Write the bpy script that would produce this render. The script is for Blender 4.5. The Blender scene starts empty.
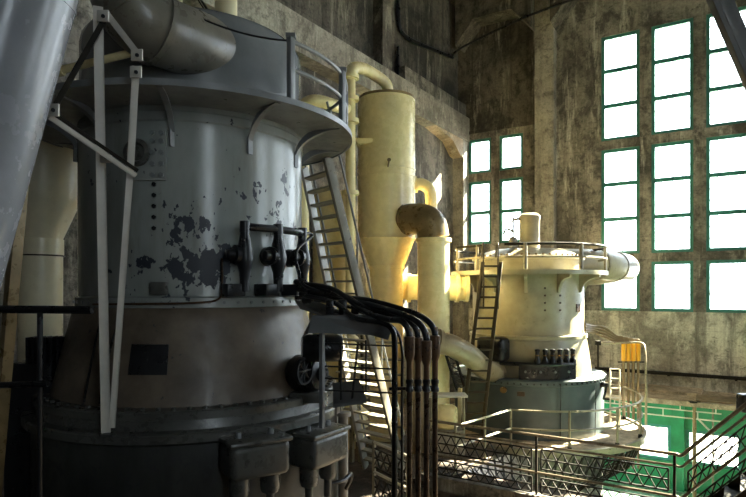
import bpy, bmesh, math, random
from mathutils import Vector, Matrix
R = math.radians
random.seed(7)
SC = bpy.context.scene
COL = SC.collection
# ------------------------------------------------------------------ frames
# building axes: u along the window wall, v towards it, z up; eye 4.1 m over the floor
CA, SA = 0.840, 0.543
EYE = 4.1
F_PX, CX, HY = 583.0, 373.0, 290.0
YAW = math.atan2(SA, CA)
UL, VB = -10.93, 23.9          # left wall plane, window wall plane

def C(X, Y, Z): return Vector((CA*X - SA*Y, SA*X + CA*Y, Z + EYE))
def px(x, y, Y): return C((x-CX)/F_PX*Y, Y, (HY-y)/F_PX*Y)
def pz(x, Y, Z): return C((x-CX)/F_PX*Y, Y, Z)
def bu(x):
    r = (x-CX)/F_PX; Y = VB/(SA*r+CA); return Y*(CA*r-SA)

# ------------------------------------------------------------------ materials
def nt(name):
    m = bpy.data.materials.new(name); m.use_nodes = True
    t = m.node_tree; return m, t, t.nodes['Principled BSDF']
def ramp(t, src, stops):
    n = t.nodes.new('ShaderNodeValToRGB'); e = n.color_ramp.elements
    while len(e) < len(stops): e.new(0.5)
    for i, (p, c) in enumerate(stops):
        e[i].position = p; e[i].color = (c[0], c[1], c[2], 1) if not isinstance(c, (int, float)) else (c, c, c, 1)
    t.links.new(src, n.inputs['Fac']); return n.outputs['Color']
def noise(t, scale, detail=5, rough=.6, stretch=(1, 1, 1), off=(0, 0, 0), dist=0):
    tc = t.nodes.new('ShaderNodeTexCoord'); mp = t.nodes.new('ShaderNodeMapping')
    mp.inputs['Scale'].default_value = stretch; mp.inputs['Location'].default_value = off
    t.links.new(tc.outputs['Object'], mp.inputs['Vector'])
    n = t.nodes.new('ShaderNodeTexNoise'); n.inputs['Scale'].default_value = scale
    n.inputs['Detail'].default_value = detail; n.inputs['Roughness'].default_value = rough
    n.inputs['Distortion'].default_value = dist
    t.links.new(mp.outputs['Vector'], n.inputs['Vector']); return n.outputs['Fac']
def mix(t, fac, a, b, mode='MIX'):
    n = t.nodes.new('ShaderNodeMix'); n.data_type = 'RGBA'; n.blend_type = mode
    for s, v in ((n.inputs[0], fac), (n.inputs[6], a), (n.inputs[7], b)):
        if isinstance(v, bpy.types.NodeSocket): t.links.new(v, s)
        elif isinstance(v, (int, float)): s.default_value = v
        else: s.default_value = (v[0], v[1], v[2], 1)
    return n.outputs[2]
def math_(t, op, a, b=0.0, clamp=False):
    n = t.nodes.new('ShaderNodeMath'); n.operation = op; n.use_clamp = clamp
    for s, v in ((n.inputs[0], a), (n.inputs[1], b)):
        if isinstance(v, bpy.types.NodeSocket): t.links.new(v, s)
        else: s.default_value = v
    return n.outputs[0]
def bump(t, b, src, strength=.3, dist=.02):
    n = t.nodes.new('ShaderNodeBump'); n.inputs['Strength'].default_value = strength
    n.inputs['Distance'].default_value = dist
    t.links.new(src, n.inputs['Height']); t.links.new(n.outputs['Normal'], b.inputs['Normal'])

def metal_paint(name, col, rough=.35, wear=None, wear_amt=.62, var=.12, metallic=0.0, streak=False, spec=.5):
    m, t, b = nt(name)
    n = noise(t, 2.2, 6, .62, (1, 1, .35) if streak else (1, 1, 1))
    dk = tuple(c*(1-var*2.2) for c in col); lt = tuple(min(1, c*(1+var)) for c in col)
    c = ramp(t, n, [(.3, dk), (.7, lt)])
    if wear:
        w = ramp(t, noise(t, 9, 8, .65, off=(3, 1, 7)), [(wear_amt, 0), (wear_amt+.04, 1)])
        c = mix(t, w, c, wear)
    t.links.new(c, b.inputs['Base Color'])
    rr = ramp(t, noise(t, 6, 4), [(.3, rough*.75), (.75, min(1, rough*1.4))])
    t.links.new(rr, b.inputs['Roughness']); b.inputs['Metallic'].default_value = metallic; b.inputs['Specular IOR Level'].default_value = spec
    bump(t, b, noise(t, 25, 3), .08, .01)
    return m

def concrete(name, base, dark, pale, boards=True, contrast=1.0, dirt=.5):
    m, t, b = nt(name)
    big = noise(t, .42, 7, .70, (1, 1, .8), (4, 2, 1), .5)
    c = ramp(t, big, [(.40, dark), (.52, base), (.64, tuple(x*1.3 for x in base))])
    md = noise(t, 1.5, 8, .74, (1, 1, .75), (8, 1, 6), .3)
    c = mix(t, ramp(t, md, [(.40, .85), (.52, 0)]), c, tuple(x*.75 for x in dark))
    st = noise(t, 1.9, 7, .72, (1.5, 1.5, .09), (1, 5, 3))
    c = mix(t, ramp(t, st, [(.50, 0), (.66, dirt)]), c, tuple(x*.5 for x in dark))
    eff = noise(t, 1.25, 9, .76, (1.7, 1.7, .22), (9, 2, 4), .3)
    c = mix(t, ramp(t, eff, [(.555, 0), (.66, .75)]), c, pale)
    sp = noise(t, 3.4, 8, .78, (1, 1, 1.4), (7, 7, 2))
    c = mix(t, ramp(t, sp, [(.54, 0), (.62, .6)]), c, tuple(x*.35 for x in dark))
    fine = noise(t, 14, 6, .7)
    c = mix(t, .45, c, ramp(t, fine, [(.3, .30), (.7, .9)]), 'OVERLAY')
    h = math_(t, 'ADD', fine, math_(t, 'MULTIPLY', sp, 1.4))
    if boards:
        tc = t.nodes.new('ShaderNodeTexCoord'); sx = t.nodes.new('ShaderNodeSeparateXYZ')
        t.links.new(tc.outputs['Object'], sx.inputs[0])
        fr = math_(t, 'FRACT', math_(t, 'MULTIPLY', sx.outputs['Z'], 1.15))
        ln = math_(t, 'LESS_THAN', fr, .03)
        c = mix(t, math_(t, 'MULTIPLY', ln, .22), c, tuple(x*.4 for x in dark))
        h = math_(t, 'SUBTRACT', h, math_(t, 'MULTIPLY', ln, .6))
    t.links.new(c, b.inputs['Base Color']); b.inputs['Roughness'].default_value = .88
    bump(t, b, h, .5, .03)
    return m

M = {}
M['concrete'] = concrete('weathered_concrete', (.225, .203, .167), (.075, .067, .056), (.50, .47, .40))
M['concrete_low'] = concrete('streaked_bounce_lit_concrete', (.50, .465, .385), (.24, .215, .175), (.70, .66, .57), dirt=.75)  # streaks are the wall's own; the paleness is floor bounce put into the colour
M['concrete_hi'] = concrete('dark_blotchy_concrete', (.105, .092, .072), (.032, .028, .023), (.33, .30, .245), dirt=.8)  # darker, blotchier concrete for upper walls, beams, front wall and ceiling
M['concrete_pale'] = concrete('pale_concrete', (.30, .275, .225), (.19, .17, .14), (.48, .45, .38), boards=False, dirt=.4)
M['floor'] = concrete('oiled_floor_concrete', (.11, .08, .055), (.04, .03, .023), (.17, .13, .10), boards=False)
M['ledge'] = concrete('ledge_concrete', (.50, .39, .27), (.32, .25, .17), (.60, .51, .39), boards=False, dirt=.25)
M['pit'] = metal_paint('green_floor_paint', (.22, .40, .29), .25, (.10, .16, .12), .62)
M['yellow'] = metal_paint('yellow_enamel', (.90, .755, .40), .26, (.42, .32, .13), .74, .05)
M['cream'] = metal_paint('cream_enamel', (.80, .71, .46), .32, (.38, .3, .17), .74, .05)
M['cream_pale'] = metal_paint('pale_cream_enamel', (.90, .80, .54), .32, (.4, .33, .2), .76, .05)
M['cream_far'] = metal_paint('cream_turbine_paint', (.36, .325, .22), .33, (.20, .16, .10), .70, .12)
M['tan'] = metal_paint('tan_bronze_elbow_paint', (.26, .185, .085), .30, (.12, .085, .04), .62, .18, .25)
M['tan_pipe'] = metal_paint('tan_pipe_paint', (.34, .27, .17), .32, (.14, .1, .06), .66, .14)
M['ladder'] = metal_paint('brown_ladder_iron', (.065, .05, .03), .5, None, .6, .2, 0, spec=.3)
M['tread'] = metal_paint('worn_tread_paint', (.36, .33, .25), .55, (.15, .12, .08), .62, .12, spec=.3)
M['coupling'] = metal_paint('rust_brown_coupling', (.15, .085, .045), .32, (.05, .03, .02), .6, .2, .3)
M['stair'] = metal_paint('drab_stair_paint', (.15, .138, .105), .62, (.05, .04, .03), .64, .14, spec=.2)
M['green'] = metal_paint('green_window_paint', (.04, .21, .165), .45, (.10, .12, .09), .70, .15)
M['green_wall'] = metal_paint('green_wall_paint', (.015, .22, .085), .40, (.02, .10, .05), .68, .15)
M['steel'] = metal_paint('blue_grey_steel_paint', (.19, .20, .205), .36, (.06, .06, .06), .70, .15)
M['drum'] = metal_paint('glossy_grey_drum_paint', (.19, .20, .20), .20, (.08, .08, .08), .74, .08)
M['strut'] = metal_paint('pale_strut_paint', (.60, .57, .50), .42, (.2, .16, .1), .70, .10)
M['steel_light'] = metal_paint('pale_grey_steel_paint', (.34, .33, .30), .40, (.14, .11, .08), .66, .14)
M['rail'] = metal_paint('worn_tan_rail_paint', (.27, .235, .16), .38, (.10, .08, .05), .60, .18)
M['rail_dark'] = metal_paint('dark_brown_iron', (.020, .017, .012), .6, (.05, .04, .03), .68, .2, 0, spec=.15)
M['rail_grip'] = metal_paint('rubbed_iron_handrail', (.24, .20, .14), .30, (.12, .1, .07), .62, .2, .3)
M['black'] = metal_paint('black_oily_iron', (.013, .014, .016), .30, (.05, .05, .055), .66, .3, .2)
M['rust'] = metal_paint('brown_rusty_conduit', (.085, .05, .028), .30, (.04, .025, .016), .56, .25, .5)
M['skirt'] = metal_paint('brown_grey_casing_paint', (.145, .112, .08), .42, (.045, .042, .045), .64, .22)
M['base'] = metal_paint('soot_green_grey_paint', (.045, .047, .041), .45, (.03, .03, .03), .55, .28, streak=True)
M['boxpaint'] = metal_paint('greasy_grey_cast_iron', (.075, .075, .066), .30, (.035, .033, .03), .58, .22)
M['deckblue'] = metal_paint('slate_blue_machine_paint', (.085, .112, .118), .38, (.12, .12, .11), .67, .12)
M['pipe_blue'] = metal_paint('pale_blue_grey_duct_paint', (.22, .225, .24), .24, (.12, .12, .13), .74, .08)
M['duct'] = metal_paint('olive_grey_duct_paint', (.17, .155, .12), .30, (.12, .11, .09), .70, .16)
M['brass'] = metal_paint('aged_brass', (.32, .20, .08), .28, None, .6, .15, .8)
M['white'] = metal_paint('chalky_white_paint', (.68, .62, .50), .45, (.3, .25, .18), .66, .1)
M['orange'] = metal_paint('amber_plastic', (.80, .40, .015), .35, None, .6, .06)
M['cable'] = metal_paint('tan_cable_jacket', (.20, .14, .07), .5, None, .6, .15)
M['ground'] = metal_paint('pale_gravel_ground', (.52, .50, .46), .9, (.36, .35, .30), .5, .1)

def turbine_paint():
    m, t, b = nt('peeling_blue_grey_paint')
    n = noise(t, 1.3, 6, .6, (1, 1, .4))
    c = ramp(t, n, [(.3, (.21, .225, .21)), (.7, (.33, .35, .33))])
    grime = noise(t, 1.9, 7, .7, (1.4, 1.4, .25), (2, 4, 6))
    c = mix(t, ramp(t, grime, [(.52, 0), (.72, .5)]), c, (.15, .135, .10))
    tc = t.nodes.new('ShaderNodeTexCoord')
    def near(p, sc):
        mp = t.nodes.new('ShaderNodeMapping'); mp.vector_type = 'POINT'
        mp.inputs['Location'].default_value = [-a*s for a, s in zip(p, sc)]; mp.inputs['Scale'].default_value = sc
        t.links.new(tc.outputs['Object'], mp.inputs['Vector'])
        v = t.nodes.new('ShaderNodeVectorMath'); v.operation = 'LENGTH'
        t.links.new(mp.outputs[0], v.inputs[0])
        return math_(t, 'SUBTRACT', 1.0, v.outputs['Value'], True)
    w = None
    for p, sc, g in PEEL:
        k = math_(t, 'MULTIPLY', near(p, sc), g); w = k if w is None else math_(t, 'MAXIMUM', w, k)
    pat = noise(t, 6.5, 6, .55, (1, 1, .8), (1, 8, 2), .25)
    sc_ = math_(t, 'ADD', pat, w)
    mask = ramp(t, sc_, [(.685, 0), (.700, 1)])
    small = ramp(t, math_(t, 'ADD', noise(t, 17, 4, .5, (1, 1, .6), (6, 3, 3)), math_(t, 'MULTIPLY', w, .55)), [(.715, 0), (.73, 1)])
    mk = math_(t, 'MAXIMUM', mask, small)
    c = mix(t, mk, c, (.016, .020, .030))
    t.links.new(c, b.inputs['Base Color'])
    t.links.new(ramp(t, mk, [(0, .22), (1, .5)]), b.inputs['Roughness'])
    bump(t, b, mk, -.25, .008)
    return m

def glass():
    m, t, b = nt('window_glass')
    t.nodes.remove(b)
    out = t.nodes['Material Output']
    tr = t.nodes.new('ShaderNodeBsdfTransparent'); tr.inputs[0].default_value = (.93, .96, .96, 1)
    gl = t.nodes.new('ShaderNodeBsdfGlossy'); gl.inputs['Roughness'].default_value = .08
    fr = t.nodes.new('ShaderNodeFresnel'); fr.inputs[0].default_value = 1.3
    mx = t.nodes.new('ShaderNodeMixShader')
    t.links.new(fr.outputs[0], mx.inputs[0]); t.links.new(tr.outputs[0], mx.inputs[1]); t.links.new(gl.outputs[0], mx.inputs[2])
    t.links.new(mx.outputs[0], out.inputs['Surface'])
    return m
M['glass'] = glass()

# ------------------------------------------------------------------ mesh builder
class MB:
    def __init__(s): s.v = []; s.f = []
    def add(s, vs, fs):
        o = len(s.v); s.v += [Vector(p) for p in vs]; s.f += [tuple(i+o for i in f) for f in fs]; return s
    def box(s, c, size, rz=0, mat=None, bev=0, seg=2):
        bm = bmesh.new(); bmesh.ops.create_cube(bm, size=1)
        bmesh.ops.scale(bm, vec=size, verts=bm.verts)
        if bev: bmesh.ops.bevel(bm, geom=bm.edges[:], offset=bev, segments=seg, affect='EDGES', profile=.5)
        mm = Matrix.Translation(c) @ (mat if mat is not None else Matrix.Rotation(rz, 4, 'Z'))
        bm.verts.index_update()
        s.add([mm @ v.co for v in bm.verts], [[v.index for v in f.verts] for f in bm.faces]); bm.free(); return s
    def bb(s, a, b):
        a, b = Vector(a), Vector(b)
        return s.box((a+b)/2, [abs(x) for x in (b-a)])
    def frame(s, d):
        d = Vector(d).normalized(); up = Vector((0, 0, 1)) if abs(d.z) < .95 else Vector((1, 0, 0))
        x = d.cross(up).normalized(); y = x.cross(d).normalized(); return x, y, d
    def bar(s, a, b, w, h, bev=0):
        a, b = Vector(a), Vector(b); x, y, d = s.frame(b-a)
        mt = Matrix((x, y, d)).transposed().to_4x4()
        return s.box((a+b)/2, (w, h, (b-a).length), mat=mt, bev=bev)
    def cyl(s, a, b, r0, r1=None, n=20):
        return s.tube([a, b], [r0, r0 if r1 is None else r1], n)
    def tube(s, path, r, n=12, caps=True, closed=False):
        P = [Vector(p) for p in path]; m = len(P)
        rs = r if isinstance(r, (list, tuple)) else [r]*m
        vs = []; px_ = None
        for i, p in enumerate(P):
            if closed: d = P[(i+1) % m]-P[i-1]
            else: d = (P[min(i+1, m-1)]-P[max(i-1, 0)])
            d = d.normalized()
            if px_ is None: x, y, _ = s.frame(d)
            else:
                x = (px_ - d*px_.dot(d)).normalized(); y = d.cross(x)
            if px_ is None: y = d.cross(x)
            px_ = x
            for k in range(n):
                a = 2*math.pi*k/n; vs.append(p + x*(rs[i]*math.cos(a)) + y*(rs[i]*math.sin(a)))
        fs = []
        for i in range(m if closed else m-1):
            j = (i+1) % m
            for k in range(n):
                l = (k+1) % n; fs.append((i*n+k, i*n+l, j*n+l, j*n+k))
        if caps and not closed: fs += [tuple(range(n))[::-1], tuple(range((m-1)*n, m*n))]
        return s.add(vs, fs)
    def lathe(s, c, prof, n=72, a0=0, a1=2*math.pi, axis=None):
        full = abs(a1-a0-2*math.pi) < 1e-6; k = n if full else n+1; vs = []
        if axis is not None:
            x, y, d = s.frame(axis)
        else: x, y, d = Vector((1, 0, 0)), Vector((0, 1, 0)), Vector((0, 0, 1))
        c = Vector(c)
        for r, z in prof:
            for i in range(k):
                a = a0+(a1-a0)*i/n; vs.append(c + x*(r*math.cos(a)) + y*(r*math.sin(a)) + d*z)
        fs = []
        for j in range(len(prof)-1):
            for i in range(n):
                l = (i+1) % k; fs.append((j*k+i, j*k+l, (j+1)*k+l, (j+1)*k+i))
        if full:
            if prof[0][0] > 1e-5: fs.append(tuple(range(k))[::-1])
            if prof[-1][0] > 1e-5: fs.append(tuple(range((len(prof)-1)*k, len(prof)*k)))
        return s.add(vs, fs)
    def ring(s, c, r0, r1, z0, z1, n=96):
        prof = [(r0, z0), (r1, z0), (r1, z1), (r0, z1), (r0, z0)]
        k = n; vs = []; c = Vector(c)
        for r, z in prof[:4]:
            for i in range(k):
                a = 2*math.pi*i/n; vs.append(c+Vector((r*math.cos(a), r*math.sin(a), z)))
        fs = [(j*k+i, j*k+(i+1) % k, ((j+1) % 4)*k+(i+1) % k, ((j+1) % 4)*k+i) for j in range(4) for i in range(k)]
        return s.add(vs, fs)
    def prism(s, pts, off):
        pts = [Vector(p) for p in pts]; off = Vector(off); n = len(pts)
        return s.add(pts+[p+off for p in pts], [tuple(range(n))[::-1], tuple(range(n, 2*n))]+[(i, (i+1) % n, n+(i+1) % n, n+i) for i in range(n)])
    def build(s, name, mat, parent=None, smooth=35, label=None):
        me = bpy.data.meshes.new(name)
        o = bpy.data.objects.new(name, me); COL.objects.link(o)
        off = Vector((0, 0, 0))
        if parent is not None:
            root = parent
            while root.parent: root = root.parent
            off = Vector(root.location)
            o.parent = parent
            # parts are written in the root's own frame
        elif s.v:
            off = Vector((0, 0, 0))
        me.from_pydata([p-off for p in s.v], [], s.f)
        bm = bmesh.new(); bm.from_mesh(me); bmesh.ops.recalc_face_normals(bm, faces=bm.faces); bm.to_mesh(me); bm.free()
        me.materials.append(M[mat] if isinstance(mat, str) else mat)
        if smooth:
            me.polygons.foreach_set('use_smooth', [True]*len(me.polygons)); me.set_sharp_from_angle(angle=R(smooth))
        if label: o['label'] = label
        return o

def thing(name, loc, label, cat, group=None):
    o = bpy.data.objects.new(name, None); COL.objects.link(o); o.location = loc; o.empty_display_size = .2
    o['label'] = label; o['category'] = cat
    if group: o['group'] = group
    return o
def struct(o): o['kind'] = 'structure'; return o
def copy_tree(o, parent=None):
    c = o.copy(); COL.objects.link(c); c.parent = parent
    for ch in [k for k in o.children]: copy_tree(ch, c)
    return c
def smooth_path(pts, k=6):
    P = [Vector(p) for p in pts]; out = []
    for i in range(len(P)-1):
        p0, p1, p2, p3 = P[max(i-1, 0)], P[i], P[i+1], P[min(i+2, len(P)-1)]
        for j in range(k):
            t = j/k
            out.append(.5*((2*p1)+(p2-p0)*t+(2*p0-5*p1+4*p2-p3)*t*t+(3*p1-p0-3*p2+p3)*t**3))
    out.append(P[-1]); return out
def bolt_at(p, d, r=.03, h=.03, parent=None, mat='steel', proto={}):
    key = (r, h, mat)
    d = Vector(d).normalized()
    root = parent
    while root.parent: root = root.parent
    if key not in proto:
        m = MB(); m.cyl((0, 0, 0), (0, 0, h), r, r, 6)
        me = bpy.data.meshes.new('bolt'); me.from_pydata(m.v, [], m.f); me.materials.append(M[mat]); proto[key] = me
    o = bpy.data.objects.new('bolt', proto[key]); COL.objects.link(o); o.parent = parent
    o.location = Vector(p)-Vector(root.location); o.rotation_euler = d.to_track_quat('Z', 'Y').to_euler()
    return o

# ================================================================== SETTING
ZF = 0.0
ZPIT = -3.2
ZC = 16.6
VE = 10.95       # edge of the main floor
UR, VF = 13.0, -7.0
m = MB(); m.bb((UL-.5, VF-.5, -.4), (UR+.5, VE, 0)); struct(m.build('floor', 'floor', smooth=0))
m = MB(); m.bb((UL-.5, VE, -.4), (-6.1, VB+.4, 0)); struct(m.build('floor_tank_bay', 'floor', smooth=0))
m = MB(); m.bb((-6.1, VE, ZPIT-.3), (UR+.5, VB+.4, ZPIT)); struct(m.build('floor_pit', 'pit', smooth=0))
m = MB(); m.bb((-6.1, VE-.15, ZPIT), (UR+.5, VE, -.4)); struct(m.build('wall_pit', 'concrete', smooth=0))
m = MB(); m.bb((-6.25, VE, ZPIT), (-6.1, 13.7, -.4)); struct(m.build('wall_pit_side', 'concrete', smooth=0))
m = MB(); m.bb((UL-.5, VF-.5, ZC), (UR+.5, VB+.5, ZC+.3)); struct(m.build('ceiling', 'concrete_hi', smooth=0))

def wall_with_holes(name, fixed, axis, a0, a1, z0, z1, holes, thick, mat, split=None):
    """axis 'u': wall runs along u at v=fixed; axis 'v': along v at u=fixed"""
    xs = sorted({a0, a1, *[h[0] for h in holes], *[h[1] for h in holes]})
    zs = sorted({z0, z1, *[h[2] for h in holes], *[h[3] for h in holes]})
    m = MB()
    for i in range(len(xs)-1):
        for j in range(len(zs)-1):
            cx, cz = (xs[i]+xs[i+1])/2, (zs[j]+zs[j+1])/2
            if any(h[0] < cx < h[1] and h[2] < cz < h[3] for h in holes): continue
            if axis == 'u': m.bb((xs[i], fixed, zs[j]), (xs[i+1], fixed+thick, zs[j+1]))
            else: m.bb((fixed, xs[i], zs[j]), (fixed+thick, xs[i+1], zs[j+1]))
    return struct(m.build(name, mat, smooth=0))

T = .45
# big windows: three columns each, sashes between concrete transoms
CW, MU = 1.38, .40
SASH = [(EYE-.80, EYE+1.06, 1), (EYE+1.38, EYE+5.44, 3), (EYE+5.78, EYE+9.84, 3)]
def cols_from(u0): return [(u0+i*(CW+MU), u0+i*(CW+MU)+CW) for i in range(3)]
WB = cols_from(-4.87)
WC = cols_from(2.0)
WD = cols_from(7.6)
SM_COLS = [(bu(468.5), bu(491)), (bu(499), bu(523))]
SM_SASH = [(EYE+2.0, EYE+4.75, 2), (EYE+5.1, EYE+6.6, 1)]
LOW = [(bu(617), bu(671), EYE-6.3, EYE-4.98), (bu(685.5), bu(742), EYE-6.3, EYE-5.05)]
holes = []
for cs in (WB, WC, WD):
    for c in cs:
        for s_ in SASH: holes.append((c[0], c[1], s_[0], s_[1]))
for c in SM_COLS:
    for s_ in SM_SASH: holes.append((c[0], c[1], s_[0], s_[1]))
ZSPLIT = EYE+6.9
lo = [h for h in holes]
UP = bu(545)
wall_with_holes('wall_back', VB, 'u', UP, UR+.5, EYE-.80, ZC, [h for h in lo if h[0] > UP], T, 'concrete')
wall_with_holes('wall_back_corner', VB, 'u', UL-.5, UP, EYE-.80, EYE+6.9, [h for h in lo if h[0] < UP], T, 'concrete')
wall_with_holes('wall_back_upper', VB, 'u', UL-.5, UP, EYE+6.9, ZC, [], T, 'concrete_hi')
wall_with_holes('wall_back_below_sill', VB, 'u', UL-.5, UR+.5, EYE-3.76, EYE-.80, [], T, 'concrete_low')  # same wall, split at the sill to paint in the bounce light
wall_with_holes('wall_back_lower', VB, 'u', UL-.5, UR+.5, ZPIT, EYE-3.76, LOW, T, 'green_wall')

def sash(parent, axis, fixed, a0, a1, z0, z1, rows, nx=4, nz=3, frame='green', outdir=1):
    """one sash: green frame with rails, wire-thin glazing bars, glass panes"""
    def B(mm, p0, p1, q0, q1, d0, d1):
        if axis == 'u': mm.bb((p0, fixed+d0*outdir, q0), (p1, fixed+d1*outdir, q1))
        else: mm.bb((fixed+d0*outdir, p0, q0), (fixed+d1*outdir, p1, q1))
    f = .12; m = MB()
    B(m, a0, a0+f, z0, z1, .06, .16); B(m, a1-f, a1, z0, z1, .06, .16)
    B(m, a0+f, a1-f, z0, z0+f, .06, .16); B(m, a0+f, a1-f, z1-f, z1, .06, .16)
    hh = (z1-z0)/rows
    for r_ in range(1, rows): B(m, a0+f, a1-f, z0+r_*hh-.075, z0+r_*hh+.075, .06, .16)
    fo = m.build('sash_frame', frame, parent, smooth=0)
    m = MB(); g = .020
    for r_ in range(rows):
        b0, b1 = z0+r_*hh+.05, z0+(r_+1)*hh-.05
        for i in range(1, nx): x = a0+(a1-a0)*i/nx; B(m, x-g/2, x+g/2, b0, b1, .095, .112)
        for i in range(1, nz): z = b0+(b1-b0)*i/nz; B(m, a0+f, a1-f, z-g/2, z+g/2, .095, .112)
    m.build('glazing_bars', 'steel_light', parent, smooth=0)
    for r_ in range(rows):
        m = MB(); b0, b1 = z0+r_*hh+.03, z0+(r_+1)*hh-.03
        B(m, a0+f*.7, a1-f*.7, b0, b1, .116, .122); m.build('pane', 'glass', fo, smooth=0)

def window(name, cols, sashes, axis='u', fixed=VB, outdir=1, nx=4, nz=3):
    c0 = (cols[0][0]+cols[-1][1])/2; z0 = sashes[0][0]
    root = bpy.data.objects.new(name, None); COL.objects.link(root)
    root.location = (c0, fixed, z0) if axis == 'u' else (fixed, c0, z0)
    struct(root)
    for c in cols:
        for s_ in sashes: sash(root, axis, fixed, c[0], c[1], s_[0], s_[1], s_[2], nx, nz, outdir=outdir)
    return root
window('window_1', SM_COLS, SM_SASH)
window('window_2', WB, SASH)
window('window_3', WC, SASH)
window('window_4', WD, SASH)
for i, h in enumerate(LOW):
    window('window_%d' % (5+i), [(h[0], h[1])], [(h[2], h[3], 1)], nx=4, nz=2)

# side and rear walls (mostly out of frame) with windows, the rear one added as fill light
m = MB(); m.bb((UL-T, VF-.5, 0), (UL, VB, EYE+7)); struct(m.build('wall_left', 'concrete', smooth=0))
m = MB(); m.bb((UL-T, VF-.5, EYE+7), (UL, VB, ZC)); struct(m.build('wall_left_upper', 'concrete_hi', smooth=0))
RW = [(a, a+CW) for a in (-6.5, -4.72, 14.5, 16.28, 18.06)]
RS = SASH
hr = [(c[0], c[1], s_[0], s_[1]) for c in RW for s_ in RS]
wall_with_holes('wall_right', UR, 'v', VF-.5, VB, ZPIT, ZC, hr, T, 'concrete')
window('window_7', RW[:2], RS, 'v', UR, 1); window('window_8', RW[2:], RS, 'v', UR, 1)  # first is an unseen window added to brighten hopper and near turbine
m = MB(); m.bb((UL-.5, VF-T, 0), (UR+.5, VF, ZC)); struct(m.build('wall_front', 'concrete_hi', smooth=0))
m = MB(); m.bb((-60, VB+T, ZPIT-.6), (60, VB+90, ZPIT-.4)); m.bb((UR+T, -40, ZPIT-.6), (60, VB+T, ZPIT-.4)); m.bb((-60, -40, ZPIT-.6), (UL-T, VB+T, ZPIT-.4))
struct(m.build('ground', 'ground', smooth=0))

# pilasters, beams and ledges
def trim(i, a, b, mat='concrete_pale'):
    m = MB(); m.bb(a, b); return struct(m.build('trim_%d' % i, mat, smooth=0))
trim(1, (bu(538), VB-.45, EYE-3.7), (bu(556.5), VB, ZC))
trim(2, (.75, VB-.45, EYE-3.7), (1.4, VB, ZC))
trim(3, (UL, VB-.55, 0), (UL+.5, VB, EYE+6.52), 'concrete_pale')
# left wall crane beam and ledge
trim(4, (UL, VF, EYE+6.52), (UL+.55, VB, EYE+7.56), 'concrete_pale')
trim(5, (UL, 18.4, EYE+7.56), (UL+.42, VB-.1, EYE+8.15), 'concrete')
trim(6, (UL, 16.9, EYE+7.56), (UL+.4, 17.5, ZC), 'concrete')
trim(7, (UL, 9.6, EYE+7.56), (UL+.4, 10.2, ZC), 'concrete')
# wall panel line: string course on the window wall
trim(8, (UL+.5, VB-.06, EYE+6.85), (bu(538), VB, EYE+6.98), 'concrete_hi')
# haunch under the crane beam at the corner
m = MB(); y1 = UL
m.prism([(UL, VB-.55, EYE+6.52), (UL, VB-.55, EYE+5.75), (UL, VB-.85, EYE+5.78), (UL, VB-1.6, EYE+6.28), (UL, VB-3.2, EYE+6.52)], (.5, 0, 0))
struct(m.build('trim_9', 'ledge', smooth=0))
# haunched spandrel beams under the ceiling
def haunch_beam(i, u0, u1, zb, v0=VB-.95):
    L = u1-u0; h = .95; k = .75
    pts = [(u0, v0, ZC), (u0, v0, zb-h), (u0+k*1.1, v0, zb), (u1-k*1.1, v0, zb), (u1, v0, zb-h), (u1, v0, ZC)]
    m = MB(); m.prism(pts, (0, VB-v0, 0)); return struct(m.build('trim_%d' % i, 'concrete_hi', smooth=0))
haunch_beam(10, UL+.3, bu(538), EYE+11.45); haunch_beam(11, bu(556.5), .75, EYE+11.45); haunch_beam(12, 1.4, UR, EYE+11.45)
for i, v in enumerate((17.2, 9.9, 2.6, -4.7)):
    pts = [(UL, v-.3, ZC), (UL, v-.3, EYE+9.2), (UL+1.1, v-.3, EYE+11.0), (UR, v-.3, EYE+11.0), (UR, v-.3, ZC)]
    m = MB(); m.prism(pts, (0, .6, 0)); struct(m.build('trim_%d' % (13+i), 'concrete_hi', smooth=0))
# concrete ledge walk below the big windows
m = MB(); m.bb((-6.0, 21.3, EYE-3.76), (UR, VB, EYE-3.60)); m.bb((-6.0, 22.6, EYE-3.60), (-1.4, VB, EYE-3.52))
struct(m.build('trim_17', 'ledge', smooth=0))
m = MB(); m.box((-.35, 22.1, EYE-3.575), (2.3, 1.15, .05), R(3), bev=.006)
o = m.build('board', 'cable', smooth=0); o['label'] = 'large thin tan board lying on the concrete ledge below the tall windows'; o['category'] = 'board'
# kerb along the edge of the main floor
m = MB(); m.bb((-5.75, VE-.22, 0), (UR, VE, .27)); struct(m.build('trim_18', 'concrete', smooth=0))

# wall services
m = MB(); z = EYE-3.05
m.tube([(bu(596), VB-.16, z), (UR, VB-.16, z)], .065, 10)
for u in (-4.6, -2.5, -.4, 1.9): m.bb((u-.04, VB-.16, z-.10), (u+.04, VB, z-.05))
o = m.build('wall_pipe', 'rail_dark'); o['label'] = 'long dark horizontal pipe on the concrete wall below the tall windows'; o['category'] = 'pipe'
m = MB(); m.tube(smooth_path([(UL+.12, 18.4, ZC-.02), (UL+.12, 18.45, EYE+10), (UL+.12, 18.9, EYE+9.5), (UL+.13, 20.5, EYE+9.65), (UL+.15, VB-.9, EYE+10.05)], 8), .075, 10)
m.tube([(UL+.12, 18.4, EYE+8.9), (UL+.12, 18.4, EYE+6.9)], .06, 10)
o = m.build('drain_pipe', 'black'); o['label'] = 'black downpipe bending along the upper left wall into the corner'; o['category'] = 'pipe'
m = MB(); m.tube(smooth_path([(UL+.15, VB-1.05, EYE+10.0), (-10.2, VB-1.0, EYE+10.35), (bu(538), VB-1.0, EYE+10.95), (-4, VB-1.0, EYE+11.2), (1.0, VB-1.0, EYE+11.25), (6, VB-1.0, EYE+11.3)], 4), .05, 8)
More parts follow.
